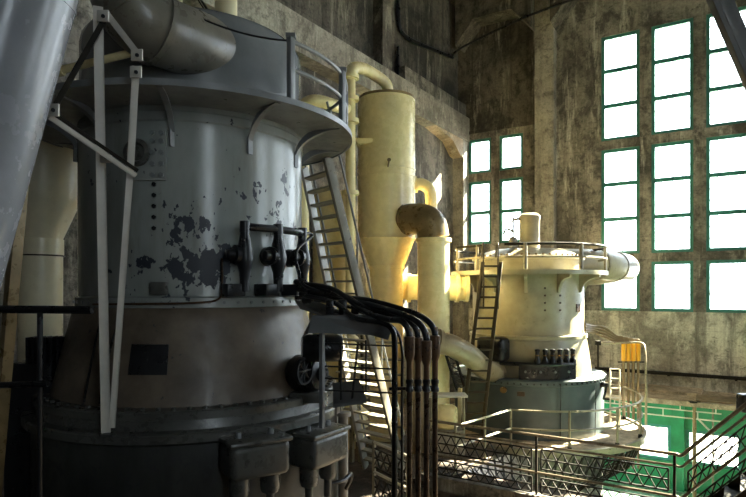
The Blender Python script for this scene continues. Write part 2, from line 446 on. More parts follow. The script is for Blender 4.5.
o = m.build('conduit', 'black'); o['label'] = 'thin black conduit running high across the window wall under the beams'; o['category'] = 'conduit'

m = MB(); z = EYE-1.72
m.prism([C(-5.0, 4.2, -1.72), C(10, 4.2, -1.72), C(8, -3.6, -1.72), C(-2.0, -3.6, -1.72)], (0, 0, -.22)); struct(m.build('floor_gallery', 'floor', smooth=0))
# ================================================================== NEAR TURBINE
NX, NY = -2.69, 8.84
NC = C(NX, NY, 0); NC.z = 0
def npol(r, th, Z): a = R(th); return C(NX+r*math.sin(a), NY-r*math.cos(a), Z)
def ndir(th): a = R(th); return C(math.sin(a), -math.cos(a), 0)-C(0, 0, 0)
PEEL = []
for th, Z, rr, g in ((20, .30, .55, .42), (14, .82, .45, .32), (11, .30, .6, .26), (-6, .35, .35, .17), (26, .10, .40, .2), (46, 1.25, .6, .16), (58, 1.0, .5, .16), (-12, .05, .35, .14), (68, 1.6, .5, .18), (30, 1.3, .35, .12), (72, .9, .4, .15)):
    p = npol(1.6, th, Z)-NC; PEEL.append((tuple(p), (1/rr, 1/rr, 1/(rr*.8)), g))
M['turbine'] = turbine_paint()
tur = thing('steam_turbine', NC, 'huge vertical steam turbine with peeling blue-grey paint in the left foreground', 'turbine', None)
E = EYE
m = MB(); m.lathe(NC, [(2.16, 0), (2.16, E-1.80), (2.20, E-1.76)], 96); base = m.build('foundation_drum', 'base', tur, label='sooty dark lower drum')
m = MB(); m.lathe(NC, [(2.20, E-1.76), (2.27, E-1.75), (2.27, E-1.66), (2.25, E-1.64), (2.12, E-1.63), (2.10, E-1.52), (2.14, E-1.51), (2.14, E-1.43), (2.12, E-1.41), (1.93, E-1.40)], 96)
fl = m.build('flange', 'boxpaint', tur)
for k in range(44):
    th = -100+k*5; p = npol(2.04, th, -1.42); bolt_at(p, (0, 0, 1), .03, .045, fl, 'boxpaint')
m = MB(); m.lathe(NC, [(1.94, E-1.42), (1.90, E-1.25), (1.78, E-.75), (1.70, E-.42), (1.66, E-.26), (1.60, E-.20)], 96)
sk = m.build('lower_casing', 'skirt', tur, label='brown-grey flared lower casing')
m = MB(); m.lathe(NC, [(1.60, E-.24), (1.645, E-.22), (1.645, E-.10), (1.60, E-.08), (1.60, E+2.1), (1.62, E+2.12), (1.62, E+2.22), (1.60, E+2.24), (1.60, E+2.34)], 96)
cas = m.build('casing', 'turbine', tur)
for k in range(26):
    bolt_at(npol(1.64, -75+k*6.5, -.16), ndir(-75+k*6.5), .022, .02, cas, 'steel')
for zz in (1.02, .80, .58, .36, .14): bolt_at(npol(1.6, -1, zz*.62+.68), ndir(-1), .03, .02, cas, 'black')
# inspection cover at left: plate, round port, bolts
cov = MB()
for i in range(8):
    a0, a1 = -13+i*2.2, -13+(i+1)*2.2
    cov.prism([npol(1.595, a0, 1.36), npol(1.595, a1, 1.36), npol(1.635, a1, 1.36), npol(1.635, a0, 1.36)], (0, 0, .62))
cv = cov.build('inspection_cover', 'turbine', tur, smooth=0)
m = MB(); m.lathe(npol(1.62, -8, 1.70), [(.17, 0), (.17, .05), (.12, .07), (.10, .03), (.0, .03)], 32, axis=ndir(-8)); m.build('port', 'boxpaint', cv)
for th in (-1.2, 2.6):
    for zz in (1.42, 1.56, 1.70, 1.84, 1.94): bolt_at(npol(1.635, th, zz), ndir(th), .032, .03, cv, 'steel')
# raised rectangular plate low on the casing
m = MB()
for i in range(8):
    a0, a1 = 3+i*3.4, 3+(i+1)*3.4
    m.prism([npol(1.597, a0, -.06), npol(1.597, a1, -.06), npol(1.612, a1, -.06), npol(1.612, a0, -.06)], (0, 0, .22))
m.build('cover_plate', 'turbine', tur, smooth=0)
# bracket lug with bolt on seam
m = MB(); m.box(npol(1.66, 2, .02), (.20, .08, .16), YAW+R(2), bev=.01); m.build('lug', 'boxpaint', tur)
# dark slots in lower casing
m = MB()
for i in range(7):
    a0, a1 = -8+i*2.1, -8+(i+1)*2.1
    m.prism([npol(1.855, a0, -1.02), npol(1.855, a1, -1.02), npol(1.77, a1, -.66), npol(1.77, a0, -.66)], ndir(-1)*-.09)
m.build('patch_plate', 'black', tur, smooth=0, label='dark blue-black plate on the lower casing')
# platform
m = MB(); m.ring(NC, 1.58, 2.37, E+2.30, E+2.345); m.ring(NC, 2.345, 2.375, E+2.285, E+2.36)
plat = m.build('platform', 'steel', tur)
for th in (-98, -63, -28, 7, 42, 77, 112, 147):
    m = MB(); d = ndir(th); t_ = Vector((-d.y, d.x, 0))
    pts = []
    for i in range(9):
        a = R(90*i/8); pts.append((1.6+.68*(1-math.cos(a)), 1.88+.42*math.sin(a)))
    outer = pts; inner = [(r_+.0, z_) for r_, z_ in [(1.6+.06+.62*(1-math.cos(R(90*i/8))), 1.96-.02+.36*math.sin(R(90*i/8))) for i in range(8, -1, -1)]]
    # web plate + flange strip
    web = [npol(1.59, th, 1.80)]+[npol(r_, th, z_) for r_, z_ in outer]+[npol(2.28, th, 2.30), npol(1.59, th, 2.30)]
    for j in range(len(outer)-1):
        a, b = npol(outer[j][0], th, outer[j][1]), npol(outer[j+1][0], th, outer[j+1][1])
        m.bar(a, b, .07, .022)
        a2, b2 = npol(outer[j][0]-.0, th, outer[j][1]+.10), npol(outer[j+1][0], th, min(2.30, outer[j+1][1]+.10))
        m.prism([a-t_*.008, b-t_*.008, b2-t_*.008, a2-t_*.008], t_*.016)
    m.bar(npol(1.612, th, 1.78), npol(1.612, th, 2.0), .075, .025)
    m.build('bracket', 'steel', tur)
# drum above the platform
m = MB(); m.lathe(NC, [(1.62, E+2.34), (1.62, E+2.42), (1.58, E+2.44), (1.58, E+3.44), (1.565, E+3.52), (1.52, E+3.585), (1.44, E+3.62), (1.2, E+3.64), (0, E+3.66)], 96)
m.build('upper_drum', 'drum', tur)
for k in range(22): bolt_at(npol(1.575, -60+k*7, 2.42), (0, 0, 1), .02, .025, tur, 'steel')

# exhaust duct entering the drum
m = MB()
P0 = npol(.75, 25, 3.12); path = [px(238, 64, 8.6), px(222, 56, 8.0), px(200, 46, 7.5), px(172, 36, 7.1), px(149, 25, 6.85), px(131, 5, 6.75), px(122, -25, 6.7), px(119, -60, 6.7)]
pth = smooth_path(path, 6)
duct = thing('exhaust_duct', px(165, 27, 6.8), 'fat olive-grey duct entering the drum at the top left', 'duct')
m.tube(pth, .405, 48); m.build('pipe', 'duct', duct)
i = 19
for i in (22, 29):
    d = (pth[i+1]-pth[i]).normalized()
    m = MB(); m.lathe(pth[i], [(.395, -.035), (.435, -.035), (.435, .035), (.395, .035)], 48, axis=d); m.build('seam_band', 'duct', duct)
# cream risers behind the drum
for i, (x, w, lab) in enumerate(((174, 17, 'left of two cream riser pipes above the near turbine, cut by the top edge'), (226, 22, 'right of two cream riser pipes above the near turbine, wider one'))):
    m = MB(); Y = 10.2; r_ = w/2/F_PX*Y; b = pz(x, Y, 2.75); 
    rt = thing('riser_pipe', b, lab, 'pipe', 'cream risers above the near turbine')
    m.cyl(b, pz(x, Y, 6.2), r_, r_, 24); m.build('pipe', 'cream', rt)
    m = MB(); m.lathe(pz(x, Y, 2.75), [(r_*.9, 0), (r_*1.35, 0), (r_*1.35, .1), (r_*.9, .1)], 24); m.build('flange', 'cream', rt)
m = MB(); m.tube([px(196, -8, 10), px(228, 42, 10)], .02, 6); m.tube([px(193, -8, 10), px(224, 40, 10)], .012, 6)
o = m.build('guy_wire', 'black'); o['label'] = 'thin dark pair of stay wires slanting beside the cream riser pipes'; o['category'] = 'wire'
# yellow overhead pipe at left
m = MB(); m.tube([px(20, 80, 6.9), px(160, 46, 6.9)], .045, 12)
m.lathe(px(60, 70.3, 6.9), [(.04, -.03), (.07, -.03), (.07, .03), (.04, .03)], 16, axis=px(160, 46, 6.9)-px(20, 80, 6.9))
o = m.build('overhead_pipe', 'yellow'); o['label'] = 'thin yellow pipe slanting behind the strut frame under the duct'; o['category'] = 'pipe'

# platform railing
rl = thing('platform_railing', npol(2.3, 60, 2.4), 'grey curved pipe railing round the near turbine platform', 'railing')
RT = (46.5, 78, 100, 122, 150)
def arc(r_, a0, a1, Z, n=24): return [npol(r_, a0+(a1-a0)*i/n, Z) for i in range(n+1)]
for th in RT:
    m = MB(); p = npol(2.30, th, 2.34); q = npol(2.30, th, 3.16)
    big = th in (46.5, 78)
    m.bar(p, q, .09 if big else .05, .07 if big else .05, .008)
    if big: m.box(q+Vector((0, 0, .0)), (.12, .10, .05), YAW)
    m.build('post', 'steel', rl)
for Z in (3.11, 2.76):
    m = MB(); m.tube(arc(2.28, 46.5, 150, Z, 40), .028, 10); m.build('rail', 'steel', rl)
m = MB(); ch = [npol(2.28, 46.5, 3.11)+(npol(1.9, 2, 3.55)-npol(2.28, 46.5, 3.11))*t_+Vector((0, 0, -.25*4*t_*(1-t_)*.5)) for t_ in [i/14 for i in range(15)]]
m.tube(ch, .012, 6); o = m.build('chain', 'black'); o['label'] = 'slack dark chain from the railing post across the drum'; o['category'] = 'chain'

# stair from platform down to the floor
def stair():
    tl, tr = px(305, 178, 10.9), px(329, 163, 10.4)
    bl, br = pz(366, 13.45, -4.1), pz(404, 12.7, -4.1)
    tl = pz(304, 10.75, 2.25); tr = pz(327, 10.05, 2.30)
    st = thing('steel_stair', (bl+br)/2, 'steep grey steel stair descending from the near turbine platform behind the cables', 'stair')
    for a, b, mt in ((tl, bl, 'steel_light'), (tr, br, 'stair')):
        m = MB(); m.bar(a, b, .055, .24, .006); m.build('stringer', mt, st)
    n = 27
    for i in range(1, n):
        f = i/n; a = tl.lerp(bl, f); b = tr.lerp(br, f); m = MB()
        dd = (b-a).normalized(); nn = Vector((-dd.y, dd.x, 0))
        z_ = (a.z+b.z)/2; a.z = b.z = z_
        m.prism([a-nn*.10, b-nn*.10, b+nn*.10, a+nn*.10], (0, 0, .035))
        m.build('tread', 'tread', st, smooth=0)
    for a, b, off, lab in ((tr, br, .0, 1), (tl, bl, 0, 0)):
        m = MB(); h = Vector((0, 0, .95 if lab else .7)); 
        m.tube([a+h, b+h], .022, 8); m.build('handrail', 'steel', st)
        for f in (.02, .34, .66, .98):
            m = MB(); p = a.lerp(b, f); m.tube([p, p+h*.95], .018, 8); m.build('baluster', 'steel', st)
stair()

# black valve manifold
vm = thing('valve_manifold', npol(1.7, 52, -.1), 'black three-valve manifold bolted low on the near turbine casing', 'valve')
VT = (36, 52, 69)
for th in VT:
    m = MB()
    Zs = [.80, .70, .62, .52, .42, .32, .22, .10, -.02]; rs = [.062, .06, .078, .10, .115, .10, .07, .062, .062]
    m.tube([npol(1.82, th, z_) for z_ in Zs], rs, 14)
    v = m.build('valve_body', 'black', vm)
    side = ndir(th-90)
    c0 = npol(1.80, th, .45)
    m = MB(); m.lathe(c0, [(.07, .05), (.12, .07), (.12, .13), (.07, .14), (.06, .22), (.04, .23), (0, .23)], 16, axis=side); m.build('bonnet', 'black', v)
    m = MB(); m.lathe(c0, [(.06, -.2), (.13, -.2), (.13, -.12), (.07, -.1), (.07, .05)], 16, axis=ndir(th)); m.build('mount_flange', 'black', v)
    m = MB(); m.box(npol(1.74, th-4, -.0), (.24, .24, .16), YAW+R(th), bev=.015); m.build('foot_block', 'black', v)
m = MB(); m.tube(arc(1.82, 35, 70, .80, 14), .05, 10)
for th in (36, 52, 69): m.lathe(npol(1.82, th, .80), [(.0, -.07), (.065, -.07), (.065, .07), (0, .07)], 14)
m.build('top_manifold', 'black', vm)
m = MB(); m.tube(smooth_path([npol(1.84, 69, .80), npol(1.88, 75, .78), px(297, 250, 7.95), px(298, 270, 7.9), px(304, 285, 7.7), px(325, 293, 7.5)], 6), .022, 8); m.build('hose', 'black', vm)
# thin copper line curling beside the seam
m = MB(); m.tube(smooth_path([npol(1.66, 28, .40), npol(1.66, 28, .05), npol(1.68, 26, -.12), npol(1.70, 15, -.16), npol(1.70, -5, -.17), npol(1.70, -30, -.18)], 6), .014, 8)
o = m.build('oil_line', 'rust'); o['label'] = 'thin brown oil line curling along the seam below the peeling paint'; o['category'] = 'pipe'

# black hub where the hoses start
hb = thing('hose_manifold', npol(1.7, 82, -.12), 'black stubby manifold block where the fat hoses leave the near turbine', 'manifold')
m = MB(); m.box(npol(1.80, 80, -.03), (.42, .36, .22), YAW+R(80), bev=.03); m.build('block', 'black', hb)
HS = []
for i in range(4):
    p = px(303+i*3, 284+i*5.0, 7.95-.05*i); HS.append(p)
    m = MB(); m.lathe(p, [(0, -.14), (.055, -.14), (.055, -.03), (.07, -.03), (.07, .03), (.05, .05), (0, .05)], 12, axis=px(350, 292, 7.4)-p); m.build('union', 'black', hb)
m = MB(); m.prism([px(296, 303, 8.1), px(318, 304, 7.6), px(352, 318, 7.0), px(340, 322, 7.0), px(300, 309, 8.0)], (0, 0, .03)); m.build('drip_tray', 'steel', hb, smooth=0)

# conduits: hose, coupling, pipe
XS = [409.5, 418, 426.5, 435]
YS = [6.15, 6.4, 6.05, 6.35]
DY = [0, 1, 4, -1]
CLAB = ['leftmost rusty cable conduit with flared coupling, beside the loose black pipes', 'second rusty cable conduit from the left in the bundle of four', 'third rusty cable conduit from the left, its coupling hung a little lower', 'rightmost rusty cable conduit of the four, nearest the tan pipe']
for i in range(4):
    x, Y, dy = XS[i], YS[i], DY[i]
    fp = pz(x, Y, -4.1)
    cd = thing('cable_conduit', fp, CLAB[i], 'conduit', 'rusty cable conduits in the foreground bundle')
    m = MB(); m.tube(smooth_path([HS[i], px(333+i*3, 289+3*i, 7.5), px(362+2*i, 297+3.2*(4-i), 6.95), px(x-24, 310+2.2*(4-i), Y+.3), px(x-8, 321+dy*.5, Y+.05), px(x-1, 331+dy*.8, Y), px(x, 342+dy, Y)], 8), .034, 12)
    m.build('hose', 'black', cd)
    m = MB(); k = Y/F_PX
    pr = [(2.8, 328), (2.8, 336), (5.2, 337), (5.2, 354), (4.5, 358), (3.0, 362), (3.0, 381)]
    m.lathe(pz(x, Y, 0), [(a*k, (HY-b-dy)*k) for a, b in pr[::-1]], 16); m.build('coupling', 'coupling', cd)
    m = MB(); m.lathe(pz(x, Y, 0), [(3.0*k, (HY-392)*k), (4.0*k, (HY-391)*k), (4.0*k, (HY-388)*k), (3.4*k, (HY-387)*k), (3.4*k, (HY-384)*k), (4.0*k, (HY-383)*k), (4.0*k, (HY-380)*k), (3.0*k, (HY-379)*k)], 16); m.build('collar', 'black', cd)
    m = MB(); m.cyl(fp, px(x, 381+dy, Y), 2.75*k, 2.75*k, 16); m.build('pipe', 'rust', cd)
# cross clamp holding the bundle
m = MB(); m.bar(px(389, 389, 6.55), px(438, 387, 6.5), .04, .035, .005)
o = m.build('pipe_clamp', 'black'); o['label'] = 'black clamp bar across the rusty conduit bundle'; o['category'] = 'clamp'
# loose black pipes left of the bundle
for pts, r_, lab in (([px(306, 296, 7.7), px(335, 303, 7.2), px(355, 318, 6.8), px(382, 323, 6.55), px(392, 330, 6.5), px(394.5, 345, 6.5), px(394.5, 400, 6.5), pz(394.5, 6.5, -4.1)], .032, 'thicker loose black pipe bending down beside the grey shelf bracket'),
                     ([px(312, 300, 7.8), px(345, 306, 7.3), px(380, 321, 6.9), px(395, 329, 6.8), px(402, 350, 6.8), px(402, 400, 6.8), pz(402, 6.8, -4.1)], .016, 'thin loose black pipe bending down next to the conduit bundle')):
    m = MB(); m.tube(smooth_path(pts, 6), r_, 10); o = m.build('loose_pipe', 'black'); o['label'] = lab; o['category'] = 'pipe'; o['group'] = 'loose black pipes by the conduits'
m = MB()
for yy in (372, 386): m.bar(px(372, yy, 6.5), px(397, yy, 6.5), .02, .02)
# grey shelf bracket under the hoses
sb = thing('shelf_bracket', pz(322, 7.0, -1.6), 'grey steel shelf bracket under the black hoses on a thin post', 'bracket')
m = MB(); dpt = (C(0, .42, 0)-C(0, 0, 0))
m.prism([px(308, 333, 7.0), px(312, 316, 7.0), px(368, 315, 6.9), px(393, 326, 6.8), px(388, 340, 6.8), px(370, 335, 6.9)], dpt); m.build('shelf', 'steel', sb, smooth=0)
m = MB(); m.bar(px(322, 333, 7.1), pz(322, 7.1, -1.68), .05, .05); m.build('post', 'steel', sb)
for i, x in enumerate((330, 343, 355)):
    m = MB(); m.box(px(x, 307, 7.2), (.10, .12, .18), YAW, bev=.015); m.build('saddle', 'black', sb)
# dark servo motor with hand wheel
mo = thing('servo_motor', px(318, 400, 7.45), 'dark round servo motor under the shelf bracket on the flange', 'motor')
ax = ndir(62)
m = MB(); m.lathe(px(306, 373, 7.85), [(0, -.2), (.20, -.2), (.24, -.14), (.24, .16), (.20, .22), (.10, .24), (.10, .30), (0, .30)], 28, axis=ax); m.build('drum', 'black', mo)
m = MB(); m.lathe(px(304, 371, 7.45), [(.15, -.025), (.18, -.025), (.18, .025), (.15, .025), (.15, -.025)], 32, axis=ax); 
for k in range(4):
    a = math.pi*k/4; x_, y_, _ = m.frame(ax); c_ = px(304, 371, 7.45); m.tube([c_-(x_*math.cos(a)+y_*math.sin(a))*.155, c_+(x_*math.cos(a)+y_*math.sin(a))*.155], .012, 6)
m.build('hand_wheel', 'black', mo)
m = MB(); m.lathe(px(322, 348, 7.6), [(0, -.26), (.15, -.26), (.18, -.2), (.18, .2), (.15, .26), (0, .26)], 24, axis=C(1, .2, 0)-C(0, 0, 0)); m.build('upper_cylinder', 'black', mo)
m = MB(); m.box(pz(307, 7.85, -1.42), (.42, .42, .14), YAW, bev=.02); m.build('pedestal', 'boxpaint', mo)
m = MB(); m.tube([px(304, 338, 7.9), px(312, 322, 7.5)], .03, 8); m.build('link_rod', 'steel', mo)
# slanted blue-grey drip plate and small rod frame
m = MB(); m.prism([px(333, 408, 7.3), px(367, 403, 7.0), px(359, 383, 7.5), px(333, 386, 7.7)], (0, 0, .04))
m.bar(px(336, 405, 7.35), pz(336, 7.5, -1.7), .03, .03)
o = m.build('drip_plate', 'steel', smooth=0); o['label'] = 'slanted blue-grey metal plate beside the servo motor'; o['category'] = 'plate'
rf = thing('rod_frame', pz(350, 7.2, -1.7), 'thin dark rod frame below the shelf bracket', 'frame')
for a, b in (((341, 342), (341, 400)), ((358, 342), (352, 400)), ((366, 340), (366, 392))):
    m = MB(); m.tube([px(a[0], a[1], 7.2), px(b[0], b[1], 7.2)], .014, 6); m.build('upright', 'black', rf)
for y_ in (344, 367, 379, 391):
    m = MB(); m.tube([px(322, y_-1, 7.2), px(392, y_+2, 6.9)], .011, 6); m.build('crossbar', 'black', rf)

# lubricator boxes bolted on the base
for th, lab, dz in ((33, 'rounded cast iron oil box on the near turbine base, under the lower casing', 0), (56, 'rounded cast iron oil box at the right edge of the near turbine base', -.07)):
    c0 = npol(2.40, th, -1.95+dz)
    ob = thing('oil_box', npol(2.40, th, -2.2+dz), lab, 'box', 'oil boxes on the near turbine base')
    rz = YAW+R(th)
    m = MB(); m.box(c0, (.72, .46, .40), rz, bev=.075, seg=4); m.build('tank', 'boxpaint', ob)
    m = MB(); m.box(c0+Vector((0, 0, .215)), (.76, .50, .06), rz, bev=.025); ld = m.build('lid', 'boxpaint', ob)
    for s_ in (-.2, .2):
        mm = MB(); q = c0+Matrix.Rotation(rz, 3, 'Z') @ Vector((s_, 0, .24)); mm.cyl(q, q+Vector((0, 0, .07)), .04, .03, 10); mm.build('filler_cap', 'steel', ld)
    for s_ in (-.19, .19):
        mm = MB(); q = c0+Matrix.Rotation(rz, 3, 'Z') @ Vector((s_, 0, -.2)); mm.lathe(q, [(.0, -.48), (.05, -.48), (.05, -.26), (.10, -.24), (.12, -.18), (.12, 0), (0, 0)], 16); mm.build('sump', 'boxpaint', ob)
m = MB(); m.tube([npol(2.27, 84, -4.1), npol(2.27, 84, -1.82)], .065, 12); m.lathe(npol(2.27, 84, -1.86), [(.06, 0), (.11, 0), (.11, .06), (.06, .06)], 14)
o = m.build('drain_pipe', 'steel_light'); o['label'] = 'pale vertical pipe down the right edge of the near turbine base'; o['category'] = 'pipe'
m = MB(); m.tube(smooth_path([npol(2.28, 64, -2.62), npol(2.42, 70, -2.62), npol(2.45, 76, -2.60), npol(2.40, 80, -2.75), npol(2.32, 82, -2.9)], 5), .03, 8)
o = m.build('bent_pipe', 'black'); o['label'] = 'short black bent pipe below the right-hand oil box'; o['category'] = 'pipe'

# strut frame of angle irons in front of the turbine
sf = thing('strut_frame', px(107, 434, 6.57), 'pale angle-iron strut frame standing before the near turbine', 'frame')
def angle(a, b, w, name='strut', mat='strut', flip=1):
    a, b = Vector(a), Vector(b); m = MB(); d = (b-a).normalized()
    cam = C(0, 0, 0); n = (cam-(a+b)/2).normalized(); x = d.cross(n).normalized(); n = x.cross(d)
    for (o1, o2) in ((x*-w/2, x*w/2),):
        th = .014
        m.prism([a+o1, a+o2, b+o2, b+o1], n*-th)
    e = x*(w/2)*flip
    m.prism([a+e, a+e-n*w, b+e-n*w, b+e], x*(-.014*flip))
    return m.build(name, mat, sf, smooth=0)
angle(px(106, 433, 6.6), px(98, 6, 6.15), .10, 'post'); angle(px(112, 428, 6.6), px(130, 175, 6.35), .07, 'post'); angle(px(130, 175, 6.35), px(136, 66, 6.2), .075, 'post', flip=-1)
angle(px(107, 14, 6.1), px(138, 54, 6.15), .065, 'brace'); angle(px(104, 20, 6.1), px(51, 113, 5.7), .055, 'brace', 'rail_dark')
angle(px(50, 117, 5.7), px(136, 176, 6.28), .055, 'brace'); angle(px(53, 113, 5.75), px(138, 171, 6.33), .04, 'brace', 'rail_dark')
for x, y, Y in ((103, 16, 6.1), (137, 55, 6.14), (136, 72, 6.18), (53, 110, 5.68), (106, 157, 6.22)):
    m = MB(); m.box(px(x, y, Y-.02), (.12, .03, .12), YAW, bev=.004); g_ = m.build('gusset', 'strut', sf)
    bolt_at(px(x, y, Y-.05), px(x, y, Y-.3)-px(x, y, Y), .022, .02, g_, 'black')
m = MB(); m.box(px(108, 435, 6.56), (.13, .10, .03), YAW); m.build('foot_plate', 'base', sf)

# slanted duct at far left
m = MB(); a = px(23, -40, 3.9); b = px(-56, 250, 3.9); d = (b-a).normalized()
b2 = a+d*7.0
while b2.z < .05: b2 = b2-d*.05
sd = thing('slanted_duct', b2, 'large smooth pale blue-grey duct slanting across the upper left corner', 'duct')
m.tube([a-d*1.8, b2], .37, 56); m.build('pipe', 'pipe_blue', sd)
m = MB(); m.lathe(a+d*.2, [(.36, -.01), (.376, -.01), (.376, .01), (.36, .01)], 56, axis=d); m.build('seam_band', 'pipe_blue', sd)

# cream tank behind the near turbine at left
LTX, LTY = -5.50, 9.65
LC = C(LTX, LTY, 0); LC.z = 0
lt = thing('hopper_tank', LC, 'cream hopper tank with tapered neck behind the slanted duct at left', 'tank')
k = LTY/F_PX
m = MB(); m.lathe(LC, [(.0, E+2.44), (.54, E+2.44), (.60, E+2.38), (.60, E+1.55), (.58, E+1.45), (.33, E+.85), (.33, E+.80)][::-1], 56); m.build('hopper', 'cream_pale', lt)
m = MB(); m.lathe(LC, [(.33, E+.84), (.345, E+.84), (.345, E+.58), (.33, E+.58), (.33, 0)][::-1], 48); m.build('neck', 'cream_pale', lt)
m = MB(); m.lathe(LC, [(.34, E+.555), (.36, E+.555), (.36, E+.575), (.34, E+.575)], 48); m.build('seam_band', 'rust', lt)

# left-hand clutter
m = MB(); m.tube([px(-30, 309, 6.4), px(92, 310, 6.35)], .045, 10); m.tube([px(-30, 386, 6.4), px(48, 384, 6.35)], .035, 10); m.tube([px(-12, 309, 6.4), pz(-12, 6.4, -4.1)], .045, 10)
m.tube([px(40, 309, 6.4), pz(40, 6.4, -4.1)], .03, 10)
o = m.build('guard_rail', 'black'); o['label'] = 'black pipe guard rail in front of the cream tank at the left edge'; o['category'] = 'railing'
m = MB(); m.bar(px(22, 175, 7.0), pz(-18, 7.0, -4.1), .12, .12)
o = m.build('timber_prop', 'tan'); o['label'] = 'brown timber prop leaning behind the slanted duct at the left edge'; o['category'] = 'prop'
sw = thing('switch_cabinet', pz(35, 8.0, -4.1), 'dark low switch cabinet with fins behind the guard rail at left', 'cabinet')
m = MB(); m.bb((0, 0, 0), (0, 0, 0)) if False else None
m.box(pz(38, 8.15, -2.55), (.65, .5, 3.1), YAW, bev=.02); m.build('body', 'black', sw)
for i in range(6):
    m = MB(); m.box(pz(33+i*6, 8.0, -.82), (.03, .3, .36), YAW); m.build('fin', 'black', sw)
m = MB(); m.tube(smooth_path([npol(1.70, -24, -.3), npol(1.82, -24, -.7), npol(2.0, -23, -1.35)], 5), .015, 6)
o = m.build('hanging_cable', 'black'); o['label'] = 'left of two thin black cables hanging down the lower casing'; o['category'] = 'cable'; o['group'] = 'cables down the lower casing'
m = MB(); m.tube(smooth_path([npol(1.70, -14, -.3), npol(1.86, -15, -.7), npol(2.0, -16, -1.35)], 5), .013, 6)
o = m.build('hanging_cable', 'black'); o['label'] = 'right of two thin black cables hanging down the lower casing, beside the strut post'; o['category'] = 'cable'; o['group'] = 'cables down the lower casing'

# ================================================================== YELLOW TANK GROUP
TX, TY = (386.5-CX)/F_PX*16.2, 16.2
TC = C(TX, TY, 0); TC.z = 0; k = TY/F_PX
def zt(y, Y=TY): return EYE+(HY-y)/F_PX*Y
ty = thing('separator_tank', TC, 'tall glossy yellow tank with domed top in front of the left wall', 'tank')
rT = 28.6*k
m = MB(); m.lathe(TC, [(rT*.99, zt(239)), (rT, zt(236)), (rT, zt(101)), (rT*.97, zt(99))], 72); m.build('shell', 'yellow', ty)
m = MB(); m.lathe(TC, [(rT*1.0, zt(101.5)), (rT*1.015, zt(101)), (rT*1.0, zt(99)), (rT*.75, zt(96.5)), (0, zt(94.5))], 72); m.build('lid', 'tan', ty, label='brownish lid')
m = MB(); m.lathe(TC, [(rT*.60, zt(268)), (rT*1.0, zt(239))], 72); m.build('cone', 'yellow', ty)
m = MB(); m.lathe(TC, [(rT*.58, 0), (rT*.58, zt(269)), (rT*.63, zt(269)), (rT*.63, zt(266)), (rT*.58, zt(266))], 56); m.build('neck', 'yellow', ty)
for y_ in (171, 178, 239):
    m = MB(); m.lathe(TC, [(rT*.99, zt(y_+.8)), (rT*1.02, zt(y_+.8)), (rT*1.02, zt(y_-.8)), (rT*.99, zt(y_-.8))], 72); m.build('seam_band', 'yellow', ty)
m = MB(); m.prism([px(354, 138, 15.6), px(372, 138, 15.5), px(374, 142, 15.5), px(358, 144, 15.6)], (C(0, .5, 0)-C(0, 0, 0))); m.build('lug', 'yellow', ty)
m = MB(); m.lathe(px(389, 160, 15.43), [(0, 0), (.05, 0), (.05, .05), (0, .05)], 12, axis=C(0, -1, 0)-C(0, 0, 0)); m.bar(px(389, 161, 15.38), px(388, 167, 15.38), .03, .03); m.build('tap', 'tan', ty)

# riser with elbow into the tank top
RY = 15.1
rp = thing('riser_pipe', pz(350.5, RY, -4.1), 'yellow vertical pipe with flanges and top elbow left of the yellow tank', 'pipe')
m = MB(); m.cyl(pz(350.5, RY, -4.1), px(350.5, 78, RY), 5.0*RY/F_PX, None, 24); m.build('pipe', 'yellow', rp)
kk = RY/F_PX
m = MB(); m.tube(smooth_path([px(350.5, 80, RY), px(351, 72, RY), px(355, 68, RY+.1), px(365, 69.5, RY+.4), px(378, 77, RY+.8), px(386, 84, TY-.1), px(388, 92, TY), px(388, 99, TY)], 6), 6.0*kk, 20); m.build('elbow', 'yellow', rp)
for y_ in (77, 99, 121, 193):
    m = MB(); m.lathe(px(350.5, y_, RY), [(4.8*kk, -2*kk), (8.6*kk, -2*kk), (8.6*kk, 2*kk), (4.8*kk, 2*kk)], 24); m.build('flange', 'yellow', rp)
# short elbow behind the near platform railing
m = MB(); q = 13.8; m.tube(smooth_path([px(303, 135, q), px(303.5, 112, q), px(307, 103, q), px(318, 101, q), px(333, 105, q+.3), px(347, 109, RY)], 6), 6.2*q/F_PX, 18)
m.tube([px(303, 135, q), pz(303, q, -4.1)], 6.2*q/F_PX, 18)
o = m.build('elbow_pipe', 'yellow'); o['label'] = 'yellow elbow pipe seen behind the near platform railing'; o['category'] = 'pipe'
# added yellow tank standing in for yellow bounce light on the wall
m = MB(); q = 15.6; c0 = pz(334, 17.0, 0); c0.z = 0
vt = thing('bounce_tank', c0, 'added plain yellow tank standing in for bounce light behind the steel stair', 'tank')
m.lathe(c0, [(.62, 0), (.62, E+2.7), (.58, E+2.8), (0, E+2.95)], 48); m.build('shell', 'yellow', vt)
m = MB(); m.lathe(c0, [(.61, E+1.2), (.645, E+1.2), (.645, E+1.26), (.61, E+1.26)], 48); m.build('seam_band', 'yellow', vt)
# small elbow at right of tank
m = MB(); q = 16.6; m.tube(smooth_path([px(412, 186, q), px(420, 184, q), px(428, 188, q), px(431, 197, q), px(431, 215, q)], 6), 6*q/F_PX, 18)
m.lathe(px(416, 184.5, q), [(.16, -.03), (.23, -.03), (.23, .03), (.16, .03)], 18, axis=px(420, 184, q)-px(412, 184.5, q))
m.tube([px(431, 215, q), px(431, 330, q)], 6*q/F_PX, 18)
o = m.build('elbow_pipe', 'yellow'); o['label'] = 'small yellow elbow pipe on the right side of the tall tank'; o['category'] = 'pipe'
